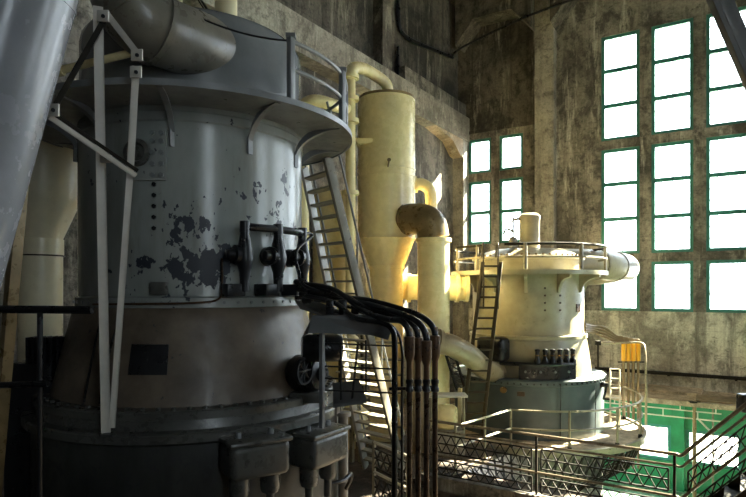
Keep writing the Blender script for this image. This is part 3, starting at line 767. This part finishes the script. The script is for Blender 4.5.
# column pipe with tan elbow
PY = 15.3; kp = PY/F_PX
cp = thing('column_pipe', pz(433.5, PY, -4.1), 'thick yellow vertical pipe under the brown elbow, right of the tall tank', 'pipe')
m = MB(); m.cyl(pz(433.5, PY, -4.1), px(433.5, 240, PY), 16*kp, None, 48); m.build('pipe', 'yellow', cp)
m = MB(); m.lathe(px(433.5, 240, PY), [(15.5*kp, -2*kp), (17.8*kp, -2*kp), (17.8*kp, 1.5*kp), (15.5*kp, 1.5*kp)], 48); fl_ = m.build('flange', 'yellow', cp)
m = MB(); m.lathe(px(433.5, 330, PY), [(15.8*kp, -.3*kp), (16.3*kp, -.3*kp), (16.3*kp, .3*kp), (15.8*kp, .3*kp)], 48); m.build('seam_band', 'yellow', cp)
m = MB(); m.tube(smooth_path([px(401, 221, PY+.55), px(412, 219, PY+.3), px(424, 220, PY+.05), px(431, 226, PY), px(433.5, 238, PY)], 8), 15.8*kp, 40); m.build('elbow', 'tan', cp, label='brown bronze-painted elbow')
m = MB(); m.lathe(px(408, 219.5, PY+.40), [(15*kp, -1.2*kp), (17*kp, -1.2*kp), (17*kp, 1.2*kp), (15*kp, 1.2*kp)], 40, axis=px(412, 219, PY+.3)-px(401, 221, PY+.55)); m.build('collar', 'tan', cp)
# horizontal pipe behind the column to the far turbine
m = MB(); q = 16.6; hp = thing('cross_pipe', px(430, 288, q), 'horizontal yellow pipe with bolted flange running behind the thick vertical pipe towards the far turbine', 'pipe')
m.tube([px(396, 287, q), px(466, 288.5, q)], 12.5*q/F_PX, 32); m.build('pipe', 'yellow', hp)
for x in (409, 457, 466):
    m = MB(); ax_ = px(482, 289, q)-px(396, 287, q); m.lathe(px(x, 288, q), [(0, -.05), (.41, -.05), (.41, .05), (0, .05)], 32, axis=ax_); m.build('flange', 'yellow', hp)
# tan pipe curving from column foot into far turbine base
m = MB(); q = 14.6
m.tube(smooth_path([px(420, 337, 14.4), px(436, 342, 14.4), px(452, 346, 14.5), px(470, 356, 14.8), px(487, 370, 15.5), px(512, 376, 16.9)], 8), 11*q/F_PX, 28)
m.lathe(px(438, 342.5, 14.4), [(.27, -.04), (.34, -.04), (.34, .04), (.27, .04)], 28, axis=px(452, 346, 14.5)-px(436, 342, 14.4))
m.tube([px(421, 337, 14.4), px(421, 350, 14.4), pz(421, 14.4, -4.1)], 9*q/F_PX, 24)
o = m.build('bent_pipe', 'tan_pipe'); o['label'] = 'fat tan pipe bending down from behind the conduits into the far turbine base'; o['category'] = 'pipe'
# black truss prop
tp = thing('truss_prop', pz(458, 14.9, -4.1), 'short slanted black lattice prop under the fat tan pipe', 'prop')
a0, a1, b0, b1 = px(446, 355, 14.6), px(455, 355, 14.6), px(457, 390, 14.9), px(464, 386, 14.9)
for a, b in ((a0, b0), (a1, b1)):
    m = MB(); m.bar(a, b, .05, .05); m.build('chord', 'black', tp)
for i in range(4):
    m = MB(); m.bar(a0.lerp(b0, i/4), a1.lerp(b1, (i+1)/4), .025, .025); m.bar(a1.lerp(b1, (i+1)/4), a0.lerp(b0, (i+1)/4), .025, .025); m.build('lacing', 'black', tp)
m = MB(); m.bar(px(460, 388, 14.9), pz(460, 14.9, -4.1), .09, .09); m.build('post', 'cream', tp)
# low equipment around the column foot
pp = thing('feed_pump', pz(447, 14.2, -4.1), 'cream feed pump on the floor between the conduits and the far turbine', 'pump')
m = MB(); c0 = pz(446, 14.2, -3.1)
m.lathe(c0, [(0, -.25), (.26, -.25), (.32, -.15), (.32, .15), (.26, .25), (0, .25)], 28, axis=C(1, -.3, 0)-C(0, 0, 0)); m.build('volute', 'yellow', pp)
m = MB(); m.box(c0+Vector((0, 0, -.62)), (.8, .6, .72), YAW, bev=.03); m.build('plinth', 'concrete_pale', pp)
m = MB(); m.box(px(447, 395, 14.2), (.95, .5, .05), YAW, bev=.01); m.build('cover', 'white', pp)
for dx in (-.4, .4):
    m = MB(); p = pz(447, 14.0, -4.1)+(C(dx, 0, 0)-C(0, 0, 0)); m.bar(p, p+Vector((0, 0, 1.55)), .05, .05); m.build('leg', 'rail', pp)

# insulators in front of wall behind stair (stacked cream bells)
for i, (x, y, lab) in enumerate(((352, 352, 'upper cream ribbed insulator seen through the stair'), (361, 425, 'lower cream ribbed insulator seen below the stair treads'))):
    m = MB(); q = 13.9; c0 = px(x, y, q); prof = []
    for j in range(5):
        z_ = j*.17; prof += [(.07, z_), (.17, z_+.03), (.15, z_+.08), (.07, z_+.13)]
    it = thing('insulator', pz(x, q, -4.1), lab, 'insulator', 'cream insulators behind the stair')
    m.lathe(c0-Vector((0, 0, .4)), [(0, -.02)]+prof+[(0, .9)], 24); m.build('bell_stack', 'cream', it)
    m = MB(); m.bar(pz(x, q, -4.1), c0-Vector((0, 0, .4)), .09, .09); m.build('pedestal', 'rail', it)
# pipe rack behind the stair (horizontal thin pipes)
rk = thing('pipe_rack', pz(365, 14.6, -4.1), 'dark rack of thin horizontal pipes behind the lower stair', 'rack')
for x in (340, 362, 396):
    m = MB(); m.bar(pz(x, 14.6, -4.1), px(x, 335, 14.6), .06, .06); m.build('upright', 'rail_dark', rk)
for y_ in (340, 357, 372, 390, 408, 424):
    m = MB(); m.tube([px(336, y_, 14.5), px(402, y_+3, 14.5)], .03, 8); m.build('pipe', 'rail', rk)

# ================================================================== FAR TURBINE
FX, FY = 4.6, 17.4
FC = C(FX, FY, 0); FC.z = 0
def fpol(r, th, Z): a = R(th); return C(FX+r*math.sin(a), FY-r*math.cos(a), Z)
fdir = ndir
ft = thing('steam_turbine', FC, 'cream vertical steam turbine on a slate blue base near the tall windows', 'turbine')
m = MB(); m.lathe(FC, [(2.1, ZPIT), (2.1, E-4.0)], 64); m.build('foundation', 'concrete', ft)
m = MB(); m.lathe(FC, [(2.14, E-3.98), (2.14, E-2.55), (2.19, E-2.53), (2.19, E-2.41), (2.16, E-2.39), (1.72, E-2.38)], 96); fb = m.build('base_drum', 'deckblue', ft, label='slate blue base drum')
for kx in range(40): bolt_at(fpol(2.19, -85+kx*4.4, -2.47), fdir(-85+kx*4.4), .028, .025, fb, 'black')
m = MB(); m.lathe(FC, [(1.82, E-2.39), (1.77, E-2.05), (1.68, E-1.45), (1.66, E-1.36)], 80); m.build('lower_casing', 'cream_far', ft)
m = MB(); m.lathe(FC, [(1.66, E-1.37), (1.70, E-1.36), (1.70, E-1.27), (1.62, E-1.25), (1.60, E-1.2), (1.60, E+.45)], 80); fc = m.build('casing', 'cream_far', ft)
for th in (2, 18):
    for z_ in (-.55, -.35, -.15, .05): bolt_at(fpol(1.6, th, z_), fdir(th), .03, .02, fc, 'rust')
m = MB(); m.box(fpol(1.6, 44, -.50), (.22, .05, .22), YAW+R(44)); m.build('hatch', 'rust', fc)
m = MB(); m.ring(FC, 1.58, 2.24, E+.44, E+.52); m.ring(FC, 2.20, 2.25, E+.42, E+.54); m.build('platform', 'cream_far', ft)
for th in (-80, -48, -16, 16, 48, 80, 112):
    m = MB(); d = fdir(th); t_ = Vector((-d.y, d.x, 0))
    pts = [fpol(1.59, th, .44), fpol(1.59, th, -.08)]+[fpol(1.66+.5*(1-math.cos(R(90*i/6))), th, -.05+.4*math.sin(R(90*i/6))) for i in range(7)]+[fpol(2.18, th, .44)]
    m.prism([p-t_*.04 for p in pts], t_*.08); m.build('bracket', 'cream_far', ft)
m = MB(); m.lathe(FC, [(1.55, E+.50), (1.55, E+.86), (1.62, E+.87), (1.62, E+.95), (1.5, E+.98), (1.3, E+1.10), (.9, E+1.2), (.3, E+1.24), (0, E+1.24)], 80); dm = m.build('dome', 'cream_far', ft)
for kx in range(28): bolt_at(fpol(1.56, -90+kx*7, .955), (0, 0, 1), .035, .05, dm, 'tan')
# governor stack
gc = C(FX-.02, FY-.35, 0); gc.z = 0
m = MB(); m.lathe(gc, [(.32, E+1.1), (.29, E+1.2), (.29, E+2.05), (.31, E+2.08), (.31, E+2.16), (.2, E+2.24), (0, E+2.26)], 32); gs = m.build('governor_stack', 'cream_far', ft)
m = MB(); m.bar(gc+Vector((0, 0, E+2.12)), gc+(C(-.5, -.05, 0)-C(0, 0, 0))+Vector((0, 0, E+2.05)), .10, .07, .01); m.build('lever', 'tan', gs)
vs_ = C(FX-.55, FY-.55, 0); vs_.z = 0
m = MB(); m.tube([vs_+Vector((0, 0, E+1.1)), vs_+Vector((0, 0, E+2.1))], .03, 8); m.lathe(vs_+Vector((0, 0, E+1.42)), [(0, -.12), (.10, -.1), (.13, 0), (.10, .1), (0, .12)], 16); m.tube(smooth_path([vs_+Vector((0, 0, E+1.7)), vs_+(C(-.2, 0, .06)-C(0, 0, 0))+Vector((0, 0, E+1.7)), vs_+(C(-.28, 0, -.06)-C(0, 0, 0))+Vector((0, 0, E+1.66))], 5), .03, 8)
m.lathe(vs_+Vector((0, 0, E+1.25)), [(.05, 0), (.12, .0), (.12, .05), (.05, .05)], 14); m.build('relief_valve', 'steel', ft)
# platform railing
fr = thing('platform_railing', fpol(2.2, 0, .6), 'pale pipe railing round the far turbine platform', 'railing')
for th in (-78, -52, -16, 24, 58, 78, 112, 150, 200, 240):
    m = MB(); w = .11 if th in (-16, 24) else .075
    m.cyl(fpol(2.2, th, .55), fpol(2.2, th, 1.24), w/2, None, 10); m.build('post', 'rail', fr)
def farc(r_, a0, a1, Z, n=60): return [fpol(r_, a0+(a1-a0)*i/n, Z) for i in range(n+1)]
for Z, r_, mt in ((1.22, .036, 'rail_dark'), (.88, .03, 'rail')):
    m = MB()
    m.tube(farc(2.2, -16, 250, Z), r_, 8); m.tube(farc(2.2, -78, -46, Z, 12), r_, 8); m.tube(farc(2.2, -30, -16, Z, 8), r_, 8); m.build('rail', mt, fr)
# ladder
la = thing('ladder', pz(473, 14.75, -3.95), 'narrow dark iron ladder leaning from deck to the far turbine platform', 'ladder')
L0, L1, R0, R1 = px(483, 262, 15.05), px(461, 437, 14.75), px(501, 262, 15.0), px(482, 437, 14.7)
for a, b in ((L0, L1), (R0, R1)):
    m = MB(); m.bar(a, b, .045, .09, .006); m.build('stile', 'ladder', la)
for a in (px(483.5, 262, 14.95), px(498, 262, 14.92)):
    m = MB(); t2 = a+Vector((0, 0, .40)); back = C(.05, .5, 0)-C(0, 0, 0)
    m.tube(smooth_path([a+Vector((0, 0, -1.2)), a, t2, t2+back*.25+Vector((0, 0, .09)), t2+back*.7+Vector((0, 0, .03)), t2+back-Vector((0, 0, .25))], 6), .022, 8); m.build('grab_rail', 'ladder', la)
for i in range(17):
    f = (i+.4)/16.6; m = MB(); m.tube([L0.lerp(L1, f), R0.lerp(R1, f)], .026, 8); m.build('rung', 'ladder', la)
# valve chest with bottle valves
vc = thing('valve_chest', fpol(1.95, -7, -2.38), 'black valve chest with six bottle valves on the slate blue base', 'valve')
m = MB()
for i in range(7): 
    a0, a1 = -21+i*6.4, -21+(i+1)*6.4
    m.prism([fpol(1.70, a0, -2.38), fpol(1.70, a1, -2.38), fpol(2.02, a1, -2.38), fpol(2.02, a0, -2.38)], (0, 0, .38))
m.build('chest', 'black', vc, smooth=0)
m = MB(); m.tube(farc(1.98, -38, 24, -1.98, 14), .055, 8); m.build('steam_rail', 'black', vc)
for i in range(6):
    th = -7+i*6.0; m = MB(); m.lathe(fpol(1.93, th, -2.02), [(0, 0), (.085, 0), (.09, .14), (.075, .18), (.055, .22), (.055, .38), (.07, .39), (.07, .44), (.03, .46), (0, .46)], 14); v = m.build('valve', 'black', vc)
    m = MB(); m.lathe(fpol(1.93, th, -1.75), [(.05, 0), (.065, 0), (.065, .03), (.05, .03)], 12); m.build('gland', 'brass', v)
for i in range(4): bolt_at(fpol(2.02, -16+i*11, -2.17), fdir(-16+i*11), .035, .03, vc, 'steel')
# solid black body standing in for the shade inside a rounded opening
ho = thing('shaded_opening', fpol(1.95, -47, -2.38), 'shaded opening left of the valve chest on the far turbine, modelled as a black block', 'box')
m = MB(); m.box(fpol(1.86, -44, -1.62), (.86, .5, .66), YAW-R(44), bev=.14, seg=4); m.build('body', 'black', ho)
m = MB(); m.box(fpol(1.80, -44, -2.17), (.6, .45, .46), YAW-R(44), bev=.04, seg=3); m.build('plinth', 'cream_far', ho)
# gauges, plate and crank on blue drum
gg = thing('pressure_gauge', fpol(2.22, -31, -2.6), 'small round brass gauge on the slate blue base beside the ladder', 'gauge')
m = MB(); m.lathe(fpol(2.15, -31, -2.66), [(0, 0), (.09, 0), (.09, .06), (.075, .065), (0, .06)], 20, axis=fdir(-31)); m.build('case', 'brass', gg)
m = MB(); m.box(fpol(2.155, -19, -2.74), (.20, .02, .12), YAW-R(19)*-1*-1); o = m.build('name_plate', 'rust'); o['label'] = 'small brown plate on the slate blue base right of the gauge'; o['category'] = 'plate'
ck = thing('crank_handle', fpol(2.2, 52, -2.7), 'dark crank mechanism at the right of the slate blue base', 'handle')
m = MB(); m.lathe(fpol(2.14, 52, -2.60), [(0, 0), (.08, 0), (.08, .1), (.05, .12), (.05, .2), (0, .2)], 16, axis=fdir(52)); m.build('hub', 'black', ck)
m = MB(); m.bar(fpol(2.30, 52, -2.60), fpol(2.30, 46, -2.95), .05, .04); m.tube([fpol(2.28, 46, -2.95), fpol(2.45, 46, -2.95)], .03, 8); m.build('arm', 'black', ck)
m = MB(); m.tube([fpol(2.2, 8, -2.45), fpol(2.17, 8, -3.95)], .012, 6); m.tube([fpol(2.2, 40, -2.45), fpol(2.17, 40, -3.95)], .012, 6)
o = m.build('sensor_wire', 'black'); o['label'] = 'pair of thin wires hanging down the slate blue base'; o['category'] = 'wire'
# small pale access ladder frame at the right of base
al = thing('access_frame', fpol(2.45, 84, -3.95), 'pale narrow metal frame standing right of the slate blue base', 'frame')
for dx in (0, .26):
    m = MB(); p = fpol(2.35+dx, 80, -3.95); m.bar(p, p+Vector((0, 0, 1.65)), .04, .04); m.build('upright', 'white', al)
for i in range(6):
    m = MB(); p = fpol(2.35, 80, -3.7+i*.28); m.bar(p, fpol(2.61, 80, -3.7+i*.28), .03, .03); m.build('rung', 'white', al)
# far right pipe
rp2 = thing('steam_main', px(600, 265, 18.2), 'big cream steam pipe leaving the far turbine top towards the tall windows', 'pipe')
pth2 = smooth_path([C(FX+.7, FY+.25, .80), px(590, 264, 18.0), px(610, 266, 18.5), px(621, 267, 19.3), px(625, 268.5, 20.2), px(619, 270, 21.1), px(600, 272, 21.7), px(580, 275, 21.9), px(571, 285, 21.9), px(569, 320, 21.9), pz(569, 21.9, -7.2)], 7)
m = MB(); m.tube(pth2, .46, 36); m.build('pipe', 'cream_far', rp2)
for i in (9, 16):
    d = pth2[i+1]-pth2[i]; m = MB(); m.lathe(pth2[i], [(.45, -.035), (.485, -.035), (.485, .035), (.45, .035)], 36, axis=d); m.build('collar', 'rail', rp2)
# deck with rails
DZ = -3.96
dk = thing('turbine_deck', C(FX, FY, DZ), 'round pale walkway deck around the slate blue base with ribbed underside', 'deck')
m = MB(); m.ring(FC, 2.14, 3.20, E+DZ-.07, E+DZ, 96); m.build('deck_plate', 'ledge', dk)
m = MB(); m.ring(FC, 3.16, 3.24, E+DZ-.12, E+DZ+.05, 96); m.build('edge_band', 'rail', dk)
for i in range(46):
    th = -62+i*4; m = MB()
    m.bar(fpol(3.16, th, DZ-.10), fpol(2.90, th, DZ-.75), .05, .035); m.bar(fpol(2.90, th, DZ-.75), fpol(2.12, th, DZ-1.35), .05, .035); m.build('rib', 'rail_dark', dk)
dr = thing('deck_railing', fpol(3.1, 20, DZ), 'tan two-bar pipe railing curving round the far turbine deck', 'railing')
THS = [-22, 4, 30, 55, 76, 98, 125, 150]
for th in THS:
    m = MB(); m.cyl(fpol(3.12, th, DZ), fpol(3.12, th, DZ+1.0), .032, None, 8); po = m.build('post', 'rail', dr)
    m = MB(); m.cyl(fpol(3.12, th, DZ), fpol(3.12, th, DZ+.1), .06, .05, 8); m.build('post_foot', 'rail_dark', po)
for Z in (DZ+.98, DZ+.52):
    m = MB(); m.tube(farc(3.12, -22, 150, Z), .026, 8); m.build('rail', 'rail', dr)
ge = C(1.80, 12.75, 0)
st_ = fpol(3.12, -22, 0)
for Z in (DZ+.98, DZ+.52):
    m = MB(); m.tube([Vector((st_.x, st_.y, E+Z)), Vector((ge.x, ge.y, E+Z))], .026, 8); m.build('rail', 'white', dr)
for f in (.5, 1.0):
    m = MB(); p = st_.lerp(ge, f); m.cyl(Vector((p.x, p.y, E+DZ)), Vector((p.x, p.y, E+DZ+1.0)), .032, None, 8); m.build('post', 'rail', dr)
# gangway plate from floor to deck
m = MB(); a, b = Vector((st_.x, st_.y, 0)), Vector((ge.x, ge.y, 0)); d = (b-a).normalized(); n = Vector((d.y, -d.x, 0))
if n.x > 0: n = -n
e2 = b+d*1.0
m.prism([Vector((p.x, p.y, E+DZ-.09)) for p in (a-d*.25, e2, e2+n*1.5, a+n*1.5-d*.25)], (0, 0, .085))
o = m.build('gangway', 'floor', smooth=0); o['label'] = 'flat gangway plate joining the main floor to the far turbine deck'; o['category'] = 'gangway'

# amber sleeved cables
CT = ['leftmost of four vertical cables with amber sleeves right of the far turbine', 'second from left of four vertical cables with amber sleeves', 'third from left of four vertical cables with amber sleeves', 'rightmost of four vertical cables with amber sleeves, by the tall deck post']
for i in range(4):
    x = 623.5+i*4.9; q = 18.3
    cb = thing('power_cable', pz(x, q, -5.6), CT[i], 'cable', 'amber sleeved power cables')
    m = MB(); m.tube(smooth_path([fpol(1.62, 75, -1.0-.08*i), px(592, 326+2*i, 18.0), px(605, 331+3*i-3, 18.2), px(616, 336+i*1.5, q), px(x-1.5, 337+i, q), px(x, 343, q), px(x, 360, q), px(x, 420, q), pz(x, q, -5.6)], 6), .042, 8); m.build('jacket', 'cable', cb)
    m = MB(); m.cyl(px(x, 361, q), px(x, 342, q), .066, None, 14); m.build('sleeve', 'orange', cb)
tp2 = thing('cable_stand', pz(645, 18.2, -3.95), 'tall tan pipe stand carrying the sleeved cables at the deck edge', 'stand')
m = MB(); m.tube(smooth_path([pz(646, 17.4, -4.05), px(646, 380, 17.4), px(645, 352, 17.6), px(641, 343, 18), px(618, 343, 18.2), px(597, 343, 18.4)], 6), .035, 8); m.build('pipe', 'rail', tp2)
m = MB(); m.cyl(px(598, 343, 18.4), px(598, 385, 18.4), .03, None, 8); m.box(px(598, 343, 18.4), (.14, .14, .14), YAW); m.build('drop_pipe', 'rail_dark', tp2)
m = MB(); m.tube([pz(634, 18.9, -4.1), px(634, 352, 18.9)], .03, 8); m.bar(px(618, 362, 18.6), px(645, 362, 18.6), .04, .04); m.build('cross_arm', 'rail_dark', tp2)

# ================================================================== pit edge: pipe rack under the ledge, scaffold
wr = thing('pipe_rack', (-2.5, 21.1, E-4.0), 'white double pipe rack hung under the concrete ledge before the green wall', 'rack')
for z_ in (-3.90, -4.14):
    m = MB(); m.tube([(-4.6, 21.34, E+z_), (-.75, 21.34, E+z_)], .022, 8); m.build('pipe', 'white', wr)
for i, u in enumerate((-4.4, -3.9, -3.4, -2.9, -2.4, -1.9, -1.4, -.9)):
    m = MB(); z0 = -3.74 if i % 2 else -3.90; m.cyl((u, 21.32 if i % 2 else 21.3, E+z0), (u, 21.3, E-4.14 if i % 2 == 0 else E-3.90), .018, None, 6); m.build('hanger', 'white', wr)
sp = thing('scaffold_post', px(694, 470, 18.7), 'brown pipe post under the ledge edge with a white diagonal brace', 'post')
m = MB(); q = 18.75; m.cyl(pz(694.5, q, -7.25), px(694.5, 401, q), .06, None, 10); m.build('pipe', 'tan', sp)
m = MB(); m.tube([px(697, 418, q), px(711, 432, q-.2)], .03, 8); m.build('brace', 'white', sp)
m = MB(); m.box(px(694.5, 402, q), (.30, .2, .05), YAW); m.build('cap', 'rail_dark', sp)
m = MB(); m.cyl(pz(713, 18.6, -7.25), px(713, 406, 18.6), .03, None, 8); m.tube([px(705, 440, 18.6), px(713, 443, 18.6)], .02, 6)
o = m.build('thin_post', 'rail'); o['label'] = 'thin tan pipe post right of the brown post before the green wall'; o['category'] = 'post'
m = MB(); m.bb((bu(672), VB-.12, ZPIT), (bu(684.5), VB, E-3.9)); struct(m.build('trim_19', 'green_wall', smooth=0))

# ================================================================== lattice railing on the floor edge
RV = VE-.11
RZ0 = .28          # top of kerb
def lattice(m, p0, p1, h0, h1, cell=.20, t=.019, d=None):
    """triangular lattice between two parallel lines raised h0..h1 over p0-p1"""
    p0, p1 = Vector(p0), Vector(p1); L = (p1-p0).length; n = max(1, round(Vector((p1.x-p0.x, p1.y-p0.y, 0)).length/cell))
    up = Vector((0, 0, 1)); mid = (h0+h1)/2
    for h in (h0, mid, h1): m.bar(p0+up*h, p1+up*h, t*1.3, t*1.3)
    for e in (p0, p1): m.bar(e+up*h0, e+up*h1, t*1.3, t*1.3)
    for i in range(n):
        a, b = p0.lerp(p1, i/n), p0.lerp(p1, (i+1)/n)
        m.bar(a+up*h0, b+up*h1, t, t); m.bar(a+up*h1, b+up*h0, t, t)
ra = thing('lattice_railing', (-3.3, RV, RZ0), 'long dark iron railing with two rows of triangular lattice along the pit edge', 'railing')
PU = [-5.62, -3.36, -1.05]
for u in PU:
    m = MB(); m.bar((u, RV, RZ0-.02), (u, RV, RZ0+1.10), .042, .042, .005); m.build('post', 'rail_dark', ra)
H_ = 1.10
for a, b in zip(PU[:-1], PU[1:]):
    for h0, h1 in ((.02, .31), (.48, .84)):
        m = MB(); lattice(m, (a+.09, RV, RZ0), (b-.09, RV, RZ0), h0, h1); m.build('lattice_panel', 'rail_dark', ra, smooth=0)
for h, r_, mt in ((H_, .030, 'rail_grip'), (.91, .022, 'rail_grip'), (.40, .026, 'rail_grip')):
    m = MB(); m.tube([(PU[0], RV, RZ0+h), (PU[-1]+.02, RV, RZ0+h)], r_, 8); m.build('rail', mt, ra)
sr = thing('stair_railing', (-.4, RV, RZ0), 'dark lattice railing climbing a flight at the right edge', 'railing')
S0, S1 = Vector((-.95, RV-.0, RZ0)), Vector((1.4, RV-.0, RZ0+2.45))
m = MB(); lattice(m, S0+Vector((.1, 0, 0)), S1, .02, .31, .13); m.build('lattice_panel', 'rail_dark', sr, smooth=0)
m = MB(); lattice(m, S0+Vector((.1, 0, 0)), S1, .48, .84, .13); m.build('lattice_panel', 'rail_dark', sr, smooth=0)
for h, r_ in ((H_, .032), (.91, .022), (.40, .026)):
    m = MB(); m.tube(smooth_path([S0+Vector((-.08, 0, h)), S0+Vector((.03, 0, h+.01)), S0+(S1-S0)*.12+Vector((0, 0, h-.01)), S1+Vector((0, 0, h))], 6), r_, 8); m.build('rail', 'rail_grip', sr)
for f in (.42, .98):
    m = MB(); p = S0.lerp(S1, f); m.bar(p, p+Vector((0, 0, 1.15)), .05, .05); m.build('post', 'rail_dark', sr)
fl2 = thing('stair_flight', (.3, RV-.55, 0), 'dark steel stair flight rising behind the lattice railing at the right edge', 'stair')
for dv in (0, -1.0):
    m = MB(); m.bar(S0+Vector((0, dv, -.12)), S1+Vector((0, dv, -.12)), .05, .24); m.build('stringer', 'rail_dark', fl2)
for i in range(11):
    f = (i+.5)/11; p = S0.lerp(S1, f)+Vector((0, -.5, -.08)); m = MB(); m.box(p, (.26, .96, .035)); m.build('tread', 'rail_dark', fl2, smooth=0)
# short lattice railing by the stair foot
sh = thing('landing_railing', pz(374, 10.2, -4.1), 'short pale lattice railing at the foot of the steel stair, left of the conduits', 'railing')
p0, p1 = pz(374, 10.4, -4.1), pz(408, 9.5, -4.1)
for p in (p0, p1):
    m = MB(); m.bar(p, p+Vector((0, 0, 1.40)), .05, .05); m.build('post', 'rail', sh)
for h in (1.39, .86):
    m = MB(); m.tube([p0+Vector((0, 0, h)), p1+Vector((0, 0, h))], .026, 8); m.build('rail', 'white', sh)
m = MB(); lattice(m, p0, p1, .95, 1.28); m.build('lattice_panel', 'rail_dark', sh, smooth=0)
m = MB(); lattice(m, p0, p1, .42, .78); m.build('lattice_panel', 'rail_dark', sh, smooth=0)
# concrete kerbs seen through the railing
m = MB(); m.bb((-5.9, 11.8, -.9), (-1.9, 12.15, -.05)); o = struct(m.build('trim_20', 'floor', smooth=0))
m = MB(); m.bb((-6.0, 12.9, -1.2), (-2.2, 13.2, -.35)); o = struct(m.build('trim_21', 'floor', smooth=0))
# black box at right edge
jb = thing('junction_box', px(744, 402, 9.3), 'black junction box at the right edge above the stair railing', 'box')
m = MB(); m.box(px(747, 403, 9.6), (.26, .22, .30), YAW, bev=.04, seg=3); m.build('body', 'black', jb)
m = MB(); m.tube([px(750, 410, 9.6), pz(750, 9.6, -4.1)], .04, 8); m.build('stem', 'black', jb)

# steel brace top right
sbp = thing('roof_brace', px(728, 38, 6.0), 'blue-grey steel roof brace slanting across the top right corner', 'brace')
a, b = px(700, -40, 6.0), px(765, 110, 6.0)
m = MB(); m.bar(a, b, .17, .10, .006); m.build('beam', 'steel', sbp)
d = (b-a).normalized()
m = MB(); nrm = (C(0, -1, 0)-C(0, 0, 0)); side = d.cross(nrm).normalized()
for s_ in (-.075, .075): m.bar(a+nrm*.07+side*s_, b+nrm*.07+side*s_, .022, .05)
m.build('flange_strip', 'steel', sbp)
m = MB(); m.tube([b, b+d*6.0], .05, 8)
q_ = b+d*2.2; m = MB(); m.bar(b, Vector((b.x+d.x*9, b.y+d.y*9, b.z+d.z*9)) if b.z+d.z*9 > .1 else b+d*((b.z-.05)/-d.z), .17, .10, .006); m.build('lower_beam', 'steel', sbp)

# pale tree outside the tall windows
tr_ = thing('bare_tree', (-4.0, VB+9, ZPIT-.4), 'bare tree outside the lower left of the tall windows', 'tree')
m = MB(); random.seed(3)
def branch(m, p, d, L, r_, n):
    q = p+d*L; m.tube([p, (p+q)/2+Vector((random.uniform(-.05, .05)*L, 0, 0)), q], [r_, r_*.8, r_*.6], 6)
    if n == 0: return
    for _ in range(3):
        dd = (d+Vector((random.uniform(-.7, .7), random.uniform(-.6, .6), random.uniform(-.1, .5)))).normalized()
        branch(m, q, dd, L*random.uniform(.6, .8), r_*.55, n-1)
branch(m, Vector((-4.0, VB+9, ZPIT-.4)), Vector((.05, 0, 1)), 4.2, .14, 4); m.build('branches', 'rail', tr_)

# ================================================================== LIGHT
w = bpy.data.worlds.new('World'); SC.world = w; w.use_nodes = True
nt_ = w.node_tree; bg = nt_.nodes['Background']
tc = nt_.nodes.new('ShaderNodeTexCoord'); sx = nt_.nodes.new('ShaderNodeSeparateXYZ'); nt_.links.new(tc.outputs['Generated'], sx.inputs[0])
rp_ = nt_.nodes.new('ShaderNodeValToRGB'); e = rp_.color_ramp.elements
e[0].position = 0.0; e[0].color = (.80, .86, .95, 1); e[1].position = .6; e[1].color = (.86, .93, 1.0, 1)
nt_.links.new(sx.outputs['Z'], rp_.inputs['Fac']); nt_.links.new(rp_.outputs[0], bg.inputs['Color'])
bg.inputs['Strength'].default_value = 4.6
def portal(loc, rot, sx_, sy_):
    l = bpy.data.lights.new('window_portal', 'AREA'); l.shape = 'RECTANGLE'; l.size = sx_; l.size_y = sy_; l.cycles.is_portal = True
    o = bpy.data.objects.new('window_portal', l); COL.objects.link(o); o.location = loc; o.rotation_euler = rot
def portal_u(c0, c1, z0, z1): portal(((c0+c1)/2, VB+T+.05, (z0+z1)/2), (R(-90), 0, 0), c1-c0, z1-z0)
for cs in (WB, WC, WD): portal_u(cs[0][0], cs[-1][1], SASH[0][0], SASH[-1][1])
portal_u(SM_COLS[0][0], SM_COLS[1][1], SM_SASH[0][0], SM_SASH[-1][1])
portal_u(LOW[0][0], LOW[1][1], LOW[0][2], LOW[0][3])
for g in (RW[:2], RW[2:]):
    portal((UR+T+.05, (g[0][0]+g[-1][1])/2, (SASH[0][0]+SASH[-1][1])/2), (R(90), 0, R(90)), g[-1][1]-g[0][0], SASH[-1][1]-SASH[0][0])
sun = bpy.data.lights.new('sun', 'SUN'); sun.energy = 48; sun.angle = R(1.0); sun.color = (1.0, .88, .66)
so = bpy.data.objects.new('sun', sun); COL.objects.link(so)
SE = R(35); to_sun = Vector((.40*math.cos(SE), .917*math.cos(SE), math.sin(SE)))
so.rotation_euler = to_sun.to_track_quat('Z', 'Y').to_euler(); so.location = (10, 40, 30)

# ================================================================== CAMERA
cam = bpy.data.cameras.new('camera'); co = bpy.data.objects.new('camera', cam); COL.objects.link(co)
co.location = (0, 0, EYE); co.rotation_euler = (R(90), 0, YAW)
cam.sensor_width = 36; cam.lens = F_PX/746*36; cam.shift_y = (HY-248.5)/746; cam.clip_start = .05; cam.clip_end = 300
SC.camera = co
SC.view_settings.view_transform = 'Standard'; SC.view_settings.look = 'None'; SC.view_settings.gamma = 1; SC.view_settings.use_curve_mapping = False
SC.view_settings.exposure = 1.85
cy = SC.cycles
cy.use_denoising = True; cy.max_bounces = 10; cy.diffuse_bounces = 6; cy.transparent_max_bounces = 24; cy.sample_clamp_indirect = 12
cy.caustics_reflective = False; cy.caustics_refractive = False
